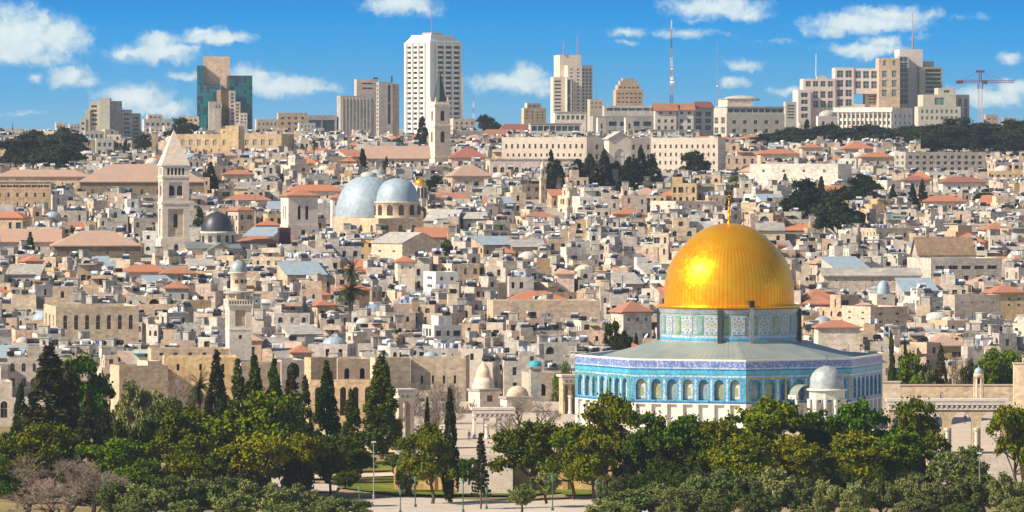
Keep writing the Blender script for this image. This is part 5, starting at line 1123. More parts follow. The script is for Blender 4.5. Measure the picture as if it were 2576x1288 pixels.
def small_houses():
    hs = plan(); visible(hs); hs.sort(key=lambda h: -h['vis']); rng = random.Random(9)
    inside = lambda h: h['u1'] > 0 and h['u0'] < 2576
    hs = [h for h in hs if h['vis'] > 2 and inside(h)] + [h for h in hs if not (h['vis'] > 2 and inside(h))]
    solo = hs[:285]; rest = hs[285:]
    wallw = ['cream']*5 + ['tan']*5 + ['pink']*4 + ['grey']*5 + ['gold']*2 + ['white']*2 + ['conc']*2 + ['pale']*1
    colour = dict(cream='cream', tan='tan', pink='pinkish', grey='grey', gold='golden', white='white', conc='concrete grey', pale='pale')
    allm = {k: i for i, k in enumerate(sorted(M))}; mass = MB()
    info = []
    for idx, h in enumerate(solo + rest):
        wm = rng.choice(wallw); st = rng.random(); red = .035 if h['D'] < 1750 else .12
        style = 'hip' if st < red else 'lean' if st < red + .05 else 'dome' if st < red + .20 else 'upper' if st < .64 else 'flat'
        wb, roofs, wins, fit = house_parts(rng, h['w'], h['d'], h['h'], style, wm)
        loc = (h['x'], h['y'], h['z'])
        if idx < len(solo):
            r = thing('house', None, 'house', loc, h['yaw'], 'small stone houses of the old city')
            wb.build('wall', M[wm], r); ro = None
            for i, (rb, rm) in enumerate(roofs):
                nm = 'dome' if style == 'dome' and i == 1 else 'roof' if i == 0 or style == 'upper' else 'awning' if rm in ('blue','green','cyan','cloth') else 'roof'
                rb.build(nm, M[rm], r, smooth=False)
            gm = rng.choice(['brownwin','brownwin','glass','glass','blueglass']); bars = rng.random() < .4
            for (p, fc, a, b) in wins[:28]:
                put('window', pane_mesh(gm if rng.random() < .86 else rng.choice(['greenm','frame','blue','brownwin','roofw']), bars), r, p, {'f':0,'l':-math.pi/2,'r':math.pi/2}[fc], (a, 1, b))
            for k, p, rz in fit: put(FNAME[k], fit_mesh(k)[0], r, p, rz)
            kinds = [k for k, _, _ in fit]; feat = []
            if style == 'hip': feat.append('orange hip roof' if roofs[0][1] == 'red' else 'faded terracotta roof')
            elif style == 'lean': feat.append('sloping roof')
            elif style == 'dome': feat.append('low white dome' if roofs[1][1] == 'roofw' else 'low stone dome' if roofs[1][1] != 'lead' else 'low grey dome')
            elif style == 'upper': feat.append('flat roof and upper room')
            else: feat.append('flat roof')
            for rb, rm in roofs[1:]:
                if rm in ('blue','green','cyan'): feat.append({'blue':'blue','green':'green','cyan':'turquoise'}[rm] + ' awning')
            for k, nm in (('solar','solar heater'),('cloth','washing line'),('blacktank','black water tank'),('tank','white water tank'),('hut','roof hut'),('dish','satellite dish'),('pole','aerial')):
                if k in kinds and len(feat) < 2: feat.append(nm)
            info.append((r, (h['u0']+h['u1'])/2, h['vmid'], colour[wm], feat))
        else:
            mass.merge(wb, loc, h['yaw'], {0: allm[wm]}); c, s_ = math.cos(h['yaw']), math.sin(h['yaw'])
            for rb, rm in roofs: mass.merge(rb, loc, h['yaw'], {0: allm[rm]})
            for (p, fc, a, b) in wins:
                q = MB(); a *= .5; b *= .5
                if fc == 'f': q.poly([(p[0]-a,p[1],p[2]-b),(p[0]+a,p[1],p[2]-b),(p[0]+a,p[1],p[2]+b),(p[0]-a,p[1],p[2]+b)])
                else: q.poly([(p[0],p[1]-a,p[2]-b),(p[0],p[1]+a,p[2]-b),(p[0],p[1]+a,p[2]+b),(p[0],p[1]-a,p[2]+b)])
                mass.merge(q, loc, h['yaw'], {0: allm['brownwin']})
            for k, p, rz in fit:
                _, m_, mats = fit_mesh(k); pl = (loc[0] + p[0]*c - p[1]*s_, loc[1] + p[0]*s_ + p[1]*c, loc[2] + p[2]); mass.merge(m_, pl, rz + h['yaw'], {i: allm[x] for i, x in enumerate(mats)})
    used = sorted(set(mass.m)); inv = {k: i for i, k in enumerate(used)}; names = sorted(M); mass.m = [inv[i] for i in mass.m]
    tag(mass.build('old_city_houses', [M[names[i]] for i in used]), 'dense mass of half hidden stone houses filling the gaps of the old city', 'houses', kind='stuff')
    # the ridge behind the towers
    for (u, w, vt, D, mt) in RIDGE:
        b_ = dict(front=[(max(2,int(w/9)),3,.42,.42,vt+4,vt+34)])
        r = bldg('ridge_house', None, 'house', u, u+5, u+w, vt, D, 12, mat=mt, group='low houses along the ridge', **b_); info.append((r, u+w/2, vt+12, colour[mt], ['flat roof on the ridge']))
    name_houses(info)
def name_houses(info):
    rel_groups = {}
    for r, u, v, col, feat in info:
        best = min(NAMED, key=lambda n: ((n[0]-u)/1.6)**2 + ((n[1]-v)*1.5)**2); du, dv = u - best[0], v - best[1]
        if abs(du) > 1.2*abs(dv): rw = 'left of' if du < 0 else 'right of'
        else: rw = 'below' if dv > 0 else 'above'
        rel_groups.setdefault((col, tuple(feat[:2]), rw, best[2]), []).append((du*du + dv*dv, r))
    ords = ['nearest', 'second', 'third', 'fourth', 'fifth', 'sixth', 'seventh', 'eighth', 'ninth']
    for (col, feat, rw, nm), L in rel_groups.items():
        if len(feat) > 1 and len(f'second {col} house with {feat[0]} and {feat[1]} {rw} {nm}'.split()) > 16: feat = feat[:1]
        L.sort(key=lambda q: q[0]); base = f"{col} house with {' and '.join(feat) if 'and' not in feat[0] else ', '.join(feat)} {rw} {nm}"
        if len(base.split()) > 15: base = f'{col} house with {feat[0].replace(" and upper room", "")} {rw} {nm}'
        for i, (_, r) in enumerate(L):
            lab = base if len(L) == 1 else f"{ords[min(i, 8)]} {base}"; wds = lab.split()
            if len(wds) > 15: feat = feat[:1]; base = f"{col} house with {feat[0]} {rw} {nm}"; lab = base if len(L) == 1 else f"{ords[min(i,8)]} {base}"; wds = lab.split()
            n = 2
            while lab in LABELS: lab = f"{ords[min(n-1,8)]} {base}"; n += 1
            LABELS[lab] = 1; r['label'] = lab
small_houses()
# ------------------------------------------------------------------ trees
def leaf_mesh(name, P, N, size, mat, seed=0, aspect=1.6, up=.0, tilt=.9):
    """many small leaf faces at points P with outward directions N"""
    rs = np.random.RandomState(seed); n = len(P)
    d = N * (1 - tilt) + rs.normal(size=(n,3)) * tilt; d[:,2] += up; d /= np.linalg.norm(d, axis=1)[:,None] + 1e-9
    t = np.cross(d, rs.normal(size=(n,3))); t /= np.linalg.norm(t, axis=1)[:,None] + 1e-9; b = np.cross(d, t)
    sz = size * rs.uniform(.6, 1.35, (n,1)); t = t*sz*aspect*.5; b = b*sz*.5
    V = np.stack([P - t - b*.3, P - b, P + t, P + b], 1).reshape(-1,3).astype(np.float32)
    me = bpy.data.meshes.new(name); me.vertices.add(4*n); me.vertices.foreach_set('co', V.ravel()); me.loops.add(4*n); me.loops.foreach_set('vertex_index', np.arange(4*n, dtype=np.int32))
    me.polygons.add(n); me.polygons.foreach_set('loop_start', np.arange(0, 4*n, 4, dtype=np.int32)); me.polygons.foreach_set('loop_total', np.full(n, 4, dtype=np.int32))
    me.materials.append(mat); me.update(calc_edges=True); me.validate(); return me
def clumpy(rs, C, rad, n, flat=.7, shell=.5):
    P, N = [], []
    for c, r in zip(C, rad):
        k = int(n * r * r); d = rs.normal(size=(k,3)); d /= np.linalg.norm(d, axis=1)[:,None]
        rr = r * (shell + (1-shell) * rs.uniform(0,1,(k,1))**.5) * rs.uniform(.75,1.1,(k,1)); q = d * rr; q[:,2] *= flat
        P.append(c + q); N.append(d)
    return np.concatenate(P), np.concatenate(N)
def limbs(mb, base, top, targets, r0, rng, n=7):
    p, q = Vector(base), Vector(top); prev = p; k = 5; pts = [p]
    for i in range(1, k+1):
        t = i/k; c = p.lerp(q, t) + Vector((rng.uniform(-.25,.25), rng.uniform(-.25,.25), 0)); pts.append(c); mb.tube(pts[-2], c, r0*(1-.13*(i-1)), r0*(1-.13*i), n)
    for tgt in targets:
        i = rng.randint(2, k); s = pts[i]; tg = Vector(tgt); mid = s.lerp(tg, .5) + Vector((0,0,-.25*(tg-s).length*.4)); mb.tube(s, mid, r0*.38, r0*.25, 5); mb.tube(mid, tg, r0*.25, r0*.08, 5)
TM = {}
def make_pine(i):
    rng = random.Random(100+i); rs = np.random.RandomState(100+i); C, rad = [], []    # 12 m tall, 10 m wide
    lobes = [(rng.uniform(-3,3), rng.uniform(-3,3), rng.uniform(4.0,9.2), rng.uniform(1.8,2.7)) for _ in range(10)] + [(0,0,9.2,2.4),(0,0,6,2.8)]
    for x, y, z, lr in lobes:
        for _ in range(13):
            d = rs.normal(size=3); d /= np.linalg.norm(d); d[2] = abs(d[2])*.9 - .25
            C.append(np.array((x,y,z)) + d*lr*rng.uniform(.65,1.0)*np.array((1.15,1.15,.8))); rad.append(rng.uniform(.5,1.05))
    P, N = clumpy(rs, C, rad, 135, .62, .35)
    k = rs.permutation(len(P))[:len(P)//6]; Q = P[k] + N[k]*rs.uniform(.15,.75,(len(k),1)); P = np.concatenate([P, Q]); N = np.concatenate([N, N[k]])
    tb = MB(); limbs(tb, (0,0,-.3), (rng.uniform(-.8,.8),rng.uniform(-.8,.8),7.5), [tuple(C[j]) for j in range(0,len(C),5)], .32, rng)
    return leaf_mesh('pine_crown', P, N, .30, M['pine'], i), tb.mesh('pine_trunk', [M['bark']])
def make_cypress(i, wide=1.0):
    rng = random.Random(200+i); rs = np.random.RandomState(200+i); C, rad = [], []     # 13 m tall, 3.2 m wide
    for j in range(150):
        t = rng.random()**.85; r = 1.5*wide*(min(1, t/.14)**.6)*(1 - max(0,(t-.30))/.72)**.72; a = rng.uniform(0, 6.283); k = rng.uniform(.55,1.02)
        C.append(np.array((r*k*math.cos(a), r*k*math.sin(a), .9 + 12.0*t))); rad.append(rng.uniform(.28,.5)*(1.1 - .55*t))
    P, N = clumpy(rs, C, rad, 560, 2.1, .3)
    tb = MB(); tb.tube((0,0,-.3),(0,0,2),.24,.2,8); tb.tube((0,0,2),(0,0,12),.2,.03,7)
    return leaf_mesh('cypress_crown', P, N, .20, M['cyp'], i, 1.9, .0), tb.mesh('cypress_trunk', [M['bark']])
def make_olive(i, low=False):
    rng = random.Random(300+i); rs = np.random.RandomState(300+i); C, rad = [], []      # 6 m tall, 7 m wide
    for j in range(75):
        d = rs.normal(size=3); d /= np.linalg.norm(d); k = rng.uniform(.5,1.0); d[2] = d[2]*.62
        C.append(np.array((3.0*k*d[0]*rng.uniform(.9,1.15), 3.0*k*d[1], (2.5 if low else 3.6) + (3.4 if low else 3.3)*k*d[2]))); rad.append(rng.uniform(.4,.85))
    P, N = clumpy(rs, C, rad, 250, .85, .25)
    tb = MB(); limbs(tb, (0,0,-.3), (rng.uniform(-.5,.5),0,3.2), [tuple(C[j]) for j in range(0,75,7)], .30, rng)
    return leaf_mesh('olive_crown', P, N, .19, M['olive'], i, 2.2), tb.mesh('olive_trunk', [M['bark']])
def make_bare(i, mat='twig', dense=1):
    rng = random.Random(400+i); tb = MB(); tw = MB()
    def grow(p, d, L, r, lv):
        q = p + d*L; (tb if lv < 3 else tw).tube(p, q, r, r*.65, 5 if lv < 3 else 3)
        if lv >= 6: return
        for k in range(rng.randint(2,3) + (lv > 2 and rng.random() < .5*dense)):
            e = (d + Vector((rng.gauss(0,.5), rng.gauss(0,.5), rng.gauss(.12,.35)))).normalized(); grow(p.lerp(q, rng.uniform(.6,1)), e, L*rng.uniform(.62,.85), max(.014, r*.6), lv+1)
    for k in range(4): grow(Vector((0,0,.2)), Vector((rng.uniform(-.55,.55), rng.uniform(-.55,.55), 1)).normalized(), 1.9, .15, 0)
    tb.tube((0,0,-.3),(0,0,.6),.3,.2,7)
    return tw.mesh('bare_crown', [M[mat]]), tb.mesh('bare_trunk', [M['bark']])
def make_palm(i, dead=True):
    rng = random.Random(500+i); cr = MB(); tb = MB(); dd = MB(); n = 6                # 11 m tall
    for j in range(9): tb.tube((.06*math.sin(j),0,j*1.1-.2),(.06*math.sin(j+1),0,j*1.1+.95),.27,.24,8)
    def frond(mb, a, el, L, droop):
        p = Vector((0,0,9.8)); d = Vector((math.cos(a)*math.cos(el), math.sin(a)*math.cos(el), math.sin(el))); side = Vector((-math.sin(a), math.cos(a), 0))
        for s in range(9):
            d = (d + Vector((0,0,-droop))).normalized(); q = p + d*L/9
            mb.poly([tuple(p), tuple(q), tuple(q + side*.03), tuple(p + side*.03)])
            for sg in (-1,1):
                for e in (0,.5):
                    b = p.lerp(q,e); t = b + side*sg*.55*(1-.06*s) + d*.3 + Vector((0,0,-.22)); mb.poly([tuple(b - d*.05), tuple(b + d*.09), tuple(t)])
            p = q
    for j in range(46): frond(cr, rng.uniform(0,6.283), rng.uniform(-.25,1.3), rng.uniform(2.4,3.3), rng.uniform(.06,.16))
    for j in range(34): frond(dd, rng.uniform(0,6.283), rng.uniform(-1.3,-.4), rng.uniform(1.3,2.1), rng.uniform(.1,.25))
    return cr.mesh('palm_crown', [M['palm']]), tb.mesh('palm_trunk', [M['bark']]), dd.mesh('palm_skirt', [M['dead']])
def make_whorl(i):
    rng = random.Random(600+i); rs = np.random.RandomState(600); C, rad = [], []; tb = MB(); tb.tube((0,0,-.3),(0,0,11),.2,.03,7)
    for k in range(17):
        z = 2.2 + k*.52; L = 1.9*(1 - k/19)
        for j in range(5):
            a = rng.uniform(0,6.28); e = Vector((L*math.cos(a), L*math.sin(a), z+.25)); tb.tube((0,0,z), e, .05, .02, 4)
            for t in (.4,.7,1): C.append(np.array((e.x*t, e.y*t, z+.25*t))); rad.append(.30)
    P, N = clumpy(rs, C, rad, 480, .8, .2); return leaf_mesh('conifer_crown', P, N, .16, M['cypb'], 6, 2), tb.mesh('conifer_trunk', [M['bark']])
def tree_meshes():
    for i in range(6): TM['pine', i] = make_pine(i)
    for i in range(5): TM['cyp', i] = make_cypress(i)
    for i in range(5): TM['olive', i] = make_olive(i)
    for i in range(3): TM['bush', i] = make_olive(20+i, True)
    for i in range(2): TM['bare', i] = make_bare(i, 'twig', 2.2)
    TM['bare', 2] = make_bare(2, 'twig2', 1.0); TM['palm', 0] = make_palm(0); TM['whorl', 0] = make_whorl(0)
tree_meshes()
NAT = dict(bush=(5.0, 7.2), pine=(11.2, 9.2), cyp=(13.1, 3.3), olive=(6.3, 7.2), bare=(7.2, 7.5), palm=(11.6, 6.2), whorl=(11.2, 3.9))
TN = dict(bush='bush', pine='pine_tree', cyp='cypress_tree', olive='olive_tree', bare='bare_tree', palm='palm_tree', whorl='conifer_tree')
_tc = [0]
for k_ in [k for k in TM if k[0] == 'bare']:
    co = np.array([v.co[:] for v in TM[k_][0].vertices]); NB = (float(co[:,2].max()), float(np.percentile(np.abs(co[:,:2]), 97))*2); NAT['bare'] = NB
def tree(kind, label, u, vt, width, D, mat=None, zb=None, group=None, cat='tree', base=None, depth=None):
    zb = GZ(D) - .15 if zb is None else zb
    if base is not None: zb = PZ(base, D)
    nat = NAT[kind]; H = PZ(vt, D) - zb; s = D/F; sz = H/nat[0]; sx = width*s/nat[1] * (1.18 if kind in ('pine','olive','bush') else 1.15 if kind == 'cyp' and D < 900 else 1.0)
    i = _tc[0]; _tc[0] += 1; keys = [k for k in TM if k[0] == kind]; key = keys[(i*7 + i//3) % len(keys)]
    if kind == 'bare': key = ('bare', 2) if mat == 'twig2' else ('bare', i % 2)
    r = thing(TN[kind], label, cat, (PX(u, D), D, zb), (i*2.399) % 6.283, group); ms = TM[key]
    sy = (depth*s/nat[1]) if depth else sx
    tr = put('trunk', ms[1], r, (0,0,0), 0, (min(sx, sz*1.4)*.9 + .1*sz, min(sy, sz*1.4)*.9 + .1*sz, sz)); cr = put('crown', ms[0], r, (0,0,0), 0, (sx, sy, sz))
    if len(ms) > 2: put('dry_skirt', ms[2], r, (0,0,0), 0, (sx, sx, sz))
    if mat and kind != 'bare' and kind != 'palm': cr.material_slots[0].link = 'OBJECT'; cr.material_slots[0].material = M[mat]
    return r
def planting():
    T = tree; G = 'garden trees of the precinct'
    # left garden, front to back
    T('cyp','broad dark brown green cypress at the far left of the garden',122,872,140,800,'cypb',group=G)
    T('cyp','dark cypress leaning into the bright pine at the left',170,915,80,812,'cypb',group=G)
    T('pine','bright green pine behind the broad dark cypress',205,882,130,835,'pine2',group=G)
    T('pine','bright green crown low between the left cypress and the broad dark cypress',100,1058,150,775,'pine',group=G)
    T('cyp','green cypress at the left edge of the garden',52,965,52,830,'cyp',group=G)
    T('cyp','brown cypress right of the broad dark cypress',222,985,80,790,'cypb',group=G)
    T('bare','large leafless pinkish bush at the lower left',165,1135,290,742,'twig',group=G)
    T('bare','leafless pinkish bush just right of the large leafless one',235,1165,170,738,'twig',group=G)
    T('bare','low leafless pinkish bush below the large leafless one',140,1200,220,730,'twig',group=G)
    T('bare','second leafless pinkish bush at the bottom left corner beside the large one',70,1180,190,748,'twig',group=G)
    T('pine','dense green pine low at the left above the olives',300,1100,165,768,'pine2',group=G)
    T('pine','small green pine tuft between olives and dense low pine',365,1150,110,762,'pine2',group=G)
    T('olive','tall grey green tree left of the small palm',350,935,120,850,'olive',group=G)
    T('olive','grey green tree over the ruined stone wall',420,985,130,838,'olive',group=G)
    T('bare','leafless grey tree against the plain golden wall',440,930,140,880,'twig2',group=G)
    T('pine','yellow green pine in the middle of the left garden',470,1015,170,800,'pine',group=G)
    T('pine','yellow green low pine at the foot of the middle left garden',480,1130,110,765,'pine',group=G)
    T('cyp','dark trunk like cypress in the shade of the two yellow green pines',560,1000,70,790,'cyp',group=G)
    T('cyp','olive brown cypress below the minaret',545,885,66,860,'cypb',group=G)
    T('palm','small palm with dry skirt before the plain golden wall',502,938,62,865,group=G)
    for u, v, lab in ((598,905,'dark cypress directly under the minaret'),(640,893,'tall dark cypress right of the minaret foot'),(690,905,'dark cypress above the great yellow pine'),(735,915,'brown cypress right of the great yellow pine top')):
        T('cyp',lab,u,v,62,845,'cyp' if u < 700 else 'cypb',group=G)
    T('pine','great yellow green pine in the left garden',670,978,215,790,'pine',group=G)
    T('pine','lower yellow green pine under the great one',640,1080,150,775,'pine',group=G)
    T('pine','green pine at the right foot of the great yellow pine',745,1085,110,782,'pine',group=G)
    T('cyp','dark pointed cypress left of the pair in front of the porches',768,945,46,825,'cyp',group=G)
    T('cyp','sharp cypress with sunlit left side in front of the porched range',822,908,70,828,'cyp',group=G)
    T('cyp','shorter dark cypress between the two tall cypresses',884,982,66,822,'cyp',group=G)
    T('cyp','tall full cypress standing free beside the path',960,897,90,820,'cyp',base=1150,group=G)
    T('pine','round low pine below the sharp cypress',830,1085,100,785,'pine',group=G)
    T('pine','small pine bush beside the light pole',905,1125,70,790,'pine2',base=1200,group=G)
    T('pine','small green bush behind the tall full cypress path',990,1140,60,800,'olive',base=1190,group=G)
    T('bush','grey green bush left of the round yellow tree',1025,1110,60,790,'olive',group=G)
    T('pine','round yellow green tree on the lawn',1086,1060,118,772,'pine',group=G)
    T('cyp','slender brown cypress at the right of the round yellow tree',1132,978,46,775,'cypb',group=G)
    T('cyp','thin short cypress behind the round yellow tree',1075,1000,24,850,'cypb',group=G)
    T('whorl','spiky narrow conifer before the middle arcade',1210,1086,50,760,group=G)
    T('bush','green bush left of the spiky conifer',1180,1145,66,785,'pine2',base=1215,group=G)
    T('bare','leafless brown tree in front of the golden precinct range',1090,950,120,900,'twig2',group=G)
    T('bare','leafless grey tree beside the domed hut',1305,985,110,880,'twig2',zb=PLZ,group=G)
    T('bare','leafless grey tree right of the domed hut',1365,1000,90,870,'twig2',zb=PLZ,group=G)
    T('bare','small leafless bush right of the fountain house arcade',1270,1040,70,845,'twig2',zb=PLZ,group=G)
    T('bare','leafless brown tree left of the golden precinct range windows',1055,955,120,930,'twig2',group=G)
    T('bare','broad leafless brown tree under the three dark windows of the golden range',1135,958,130,940,'twig2',group=G)
    T('bare','low leafless brown tree beside the end on arcade',1080,1010,110,880,'twig2',group=G)
    T('pine','green pine cut by the left border at the bottom',-12,1140,110,742,'pine2',group=G)
    T('pine','dark green pine at the left edge behind the leafless bush',20,1085,90,790,'cyp',group=G)
    T('cyp','dark brown cypress between the two green pines at the left',265,1030,60,800,'cypb',group=G)
    T('cyp','very dark cypress in the shade left of the great yellow pine',585,1040,60,786,'cyp',group=G)
    T('olive','olive tree behind the corner colonnade',1418,905,60,985,'olive',group=G)
    # right garden before the shrine
    T('pine','yellow green pine left of the forked trunk',1340,1050,150,785,'pine',group=G)
    T('pine','green pine over the forked trunk',1440,1058,120,782,'pine',group=G)
    T('pine','tall pine rising before the left corner of the shrine',1530,978,150,790,'pine',group=G)
    T('pine','low dark pine right of the forked trunk',1490,1080,110,778,'pine',group=G)
    T('pine','pine under the middle of the lit blue wall',1625,1030,140,786,'pine2',group=G)
    T('pine','dense pine hiding the marble base of the shrine',1730,1038,150,784,'pine2',group=G)
    T('pine','pine left of the great pine under the near corner',1800,1045,110,780,'pine',group=G)
    T('pine','great pine under the near corner of the shrine',1930,992,210,786,'pine',group=G)
    T('pine','lower pine in front of the great pine under the shrine corner',1880,1085,150,770,'pine',group=G)
    T('pine','pine below the domed pavilion',2060,1020,120,790,'pine2',group=G)
    T('pine','low pine right of the great pine and under the pavilion',2000,1090,130,772,'pine',group=G)
    T('pine','broad pine right of the domed pavilion',2165,996,150,788,'pine2',group=G)
    T('pine','low broad pine with pale trunk right of the pavilion',2150,1080,150,774,'pine',group=G)
    T('pine','pine beside the right hand arcade',2305,992,130,788,'pine',group=G)
    T('pine','low pine at the foot of the right hand stairs',2260,1075,120,776,'pine2',group=G)
    T('pine','big pine cut by the right border',2560,1008,120,788,'pine',group=G)
    T('olive','dark olive at the foot of the right hand stairs',2415,1108,150,772,'olive',group=G)
    T('olive','grey olive below the dark olive at the stairs',2470,1180,140,756,'olive',group=G)
    # olive groves along the bottom
    nl = ['leftmost','second','third','fourth','fifth','sixth','seventh','eighth','ninth','tenth','eleventh','twelfth','thirteenth','fourteenth','fifteenth','sixteenth','seventeenth','eighteenth','nineteenth','twentieth','twenty first','twenty second','twenty third','twenty fourth','twenty fifth','twenty sixth','twenty seventh','twenty eighth','twenty ninth','thirtieth','thirty first','thirty second','thirty third']
    rng = random.Random(3); G2 = 'olive trees along the lower edge'
    left = [(300,1218),(365,1232),(430,1205),(500,1212),(560,1200),(625,1215),(690,1222),(755,1216),(820,1240),(870,1262),(340,1262),(460,1255),(590,1255),(720,1262)]
    right = [(1520,1255),(1585,1232),(1640,1205),(1700,1220),(1755,1188),(1820,1178),(1880,1190),(1950,1182),(2020,1206),(2080,1214),(2150,1222),(2220,1202),(2290,1182),(2360,1215),(2440,1205),(2530,1195),(1560,1272),(1690,1262),(1800,1250),(1910,1245),(2040,1262),(2150,1275),(2300,1258),(2420,1268),(2560,1258)]
    nl = ['leftmost','second','third','fourth','fifth','sixth','seventh','eighth','ninth','tenth','eleventh','twelfth','thirteenth','fourteenth','fifteenth','sixteenth','seventeenth','eighteenth','nineteenth','twentieth','twenty first','twenty second','twenty third','twenty fourth','twenty fifth','twenty sixth','twenty seventh','twenty eighth','twenty ninth','thirtieth','thirty first','thirty second','thirty third']
    for side, L in (('bottom left', left), ('bottom right', right)):
        for k, (u, v) in enumerate(sorted(L)):
            T('olive', f'grey green olive, {nl[k]} from the left in the {side} grove', u, v - 10 + rng.uniform(-14,12), rng.uniform(74,134), 738 - (v-1180)*.16 + rng.uniform(-2,2), 'olive', group=G2)
    T('olive','small round olive on the pale forecourt',1312,1216,72,749,'olive',base=1286,group=G2)
    T('olive','grey olive behind the small round olive on the forecourt',1375,1178,80,764,'olive',base=1262,group=G2)
    T('bush','dark green bush at the edge of the lawn below the light pole',870,1180,60,765,'cyp',base=1226,group=G2)
    T('bush','dark shrub in the shade beside the forked trunk',1530,1195,70,760,'olive',base=1258,group=G2)
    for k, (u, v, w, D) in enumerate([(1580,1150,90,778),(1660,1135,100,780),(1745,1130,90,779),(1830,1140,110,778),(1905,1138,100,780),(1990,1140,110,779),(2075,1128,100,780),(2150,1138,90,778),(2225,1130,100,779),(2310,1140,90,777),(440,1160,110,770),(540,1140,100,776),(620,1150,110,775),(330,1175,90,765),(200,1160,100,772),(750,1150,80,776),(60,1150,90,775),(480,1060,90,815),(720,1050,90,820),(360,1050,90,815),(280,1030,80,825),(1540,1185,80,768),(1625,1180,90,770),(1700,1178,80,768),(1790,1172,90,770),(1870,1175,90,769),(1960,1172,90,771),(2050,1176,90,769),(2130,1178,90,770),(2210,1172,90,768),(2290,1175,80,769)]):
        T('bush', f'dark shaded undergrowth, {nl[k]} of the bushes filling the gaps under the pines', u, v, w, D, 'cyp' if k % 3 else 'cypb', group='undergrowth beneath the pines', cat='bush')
    # behind the shrine at right
    for (k,u,v,w,m,lab) in (('cyp',2244,840,26,'cyp','slim dark cypress just right of the shrine'),('cyp',2277,850,22,'cypb','thin cypress behind the bright pine right of the shrine'),('pine',2290,880,80,'pine2','bright pine right of the shrine wall'),('olive',2322,900,70,'olive','grey green tree before the terrace parapet'),('cyp',2368,870,46,'cypb','brown cypress above the terrace parapet'),('bare',2410,880,70,'twig2','leafless brown tree above the terrace parapet'),('olive',2440,892,60,'cypb','dark bush left of the tiny lantern kiosk'),('pine',2500,865,90,'pine2','green pine above the tiny lantern kiosk'),('pine',2540,925,70,'pine2','green bush pine at the right of the tiny lantern kiosk')):
        T(k,lab,u,v,w,1000,m,group='trees behind the shrine')
    # trees of the old city and the slope
    far = [('cyp',530,408,44,1830,'far','pointed dark cypress right of the large faded hip roof'),('cyp',912,374,34,1850,'far','dark cypress left of the orange roofed church'),('cyp',972,394,18,1850,'far','thin cypress against the orange roofed church wall'),('cyp',316,352,30,2000,'far','dark cypress left of the bell tower spire'),('cyp',346,444,24,1690,'far','small cypress on the large faded hip roof eaves'),
        ('cyp',502,520,44,1440,'cyp','dark cypress left of the black dome'),('cyp',76,584,34,1480,'cyp','dark cypress beside the pink hip roofed hall'),('cyp',80,706,28,1260,'cyp','dark cypress above the golden arched school'),('cyp',140,694,30,1280,'cyp','cypress pair left of the golden arched school roof'),('cyp',30,730,22,1230,'cyp','thin cypress at the left edge of the old city'),
        ('cyp',1836,482,40,1660,'far','dark cypress behind the golden finial'),('pine',1543,800,64,1075,'cyp','dark round tree left of the golden drum'),('cyp',1600,838,24,1090,'cyp','small dark cypress beside the dark round tree'),('cyp',2118,806,24,1110,'cyp','thin cypress below the dark walled house'),('cyp',2240,830,18,1060,'cyp','thin cypress behind the slim dark one near the shrine'),
        ('pine',1010,776,60,1200,'pine2','yellow green tree among the houses below the palms'),('pine',845,770,50,1205,'pine2','small yellow green tree left of the palms'),('palm',886,654,70,1190,None,'tall palm with round crown among the houses'),('palm',880,706,92,1182,None,'older palm with a great dry skirt below the tall palm'),('palm',790,345,30,1960,None,'small palm on the slope right of the cream hospice'),
        ('pine',1098,438,50,1720,'far','dark round tree right of the blue domes'),('pine',960,434,30,1800,'far','dark tree behind the larger blue dome'),('cyp',1062,292,40,2050,'far','dark leaning cypress left of the green spired tower'),('pine',1000,345,36,2020,'far','dark tree below the tall beige hotel slab'),('pine',455,292,60,2300,'far','dark pine mass left of the teal glass tower'),
        ('pine',90,322,66,2250,'far','dark pine clump at the far left ridge'),('pine',165,318,70,2150,'far','upper dark pine of the slope left of the stepped concrete tower'),('pine',180,350,60,2080,'far','lower dark pine of the slope left of the stepped concrete tower'),('pine',70,332,80,2150,'far','dark pine below the far left ridge clump'),('pine',122,340,84,2130,'far','dark pine filling the slope between the far left clump and the upper slope pine'),('pine',150,362,70,2100,'far','lowest dark pine of the slope left of the stepped concrete tower'),('pine',38,346,70,2150,'far','dark pine at the far left edge of the slope'),('pine',192,330,60,2120,'far','dark pine touching the stepped concrete tower'),('pine',365,335,40,2120,'far','dark pine right of the stepped concrete tower foot'),
        ('pine',1218,285,40,2380,'far','dark pine right of the white tower'),('pine',1245,305,46,2300,'far','dark pine before the red roofed ridge house'),
        ('pine',1748,375,64,1900,'far','dark twin pine before the monastery right wing'),('pine',1862,436,60,1770,'olive','pale green tree below the white box hall'),('pine',2110,470,90,1720,'far','dark tree right of the white box hall'),('pine',1125,600,36,1380,'olive','grey green tree at the right of the grey gabled church'),('pine',2480,480,40,1780,'far','dark bush at the right slope'),
        ('cyp',1995,490,38,1580,'cyp','tall dark cypress right of the golden finial'),('pine',2020,445,80,1730,'far','dark tree mass before the white box hall'),('cyp',1975,438,22,1740,'far','pointed cypress at the left of the white box hall'),('cyp',2066,444,22,1740,'far','pointed cypress before the white box hall centre'),('pine',2165,432,60,1800,'far','big dark tree at the right corner of the white box hall'),
        ('pine',2195,455,50,1760,'far','dark tree right of the white box hall shaded side'),('cyp',2246,470,30,1740,'far','broad cypress below the cluttered apartment block'),('cyp',2296,462,22,1740,'far','left one of the cypress pair on the right slope'),('cyp',2320,452,24,1745,'far','right one of the cypress pair on the right slope'),('cyp',2450,390,12,1820,'far','very thin cypress before the crimson pitched house'),('cyp',2560,455,16,1800,'far','thin cypress at the right border of the slope')]
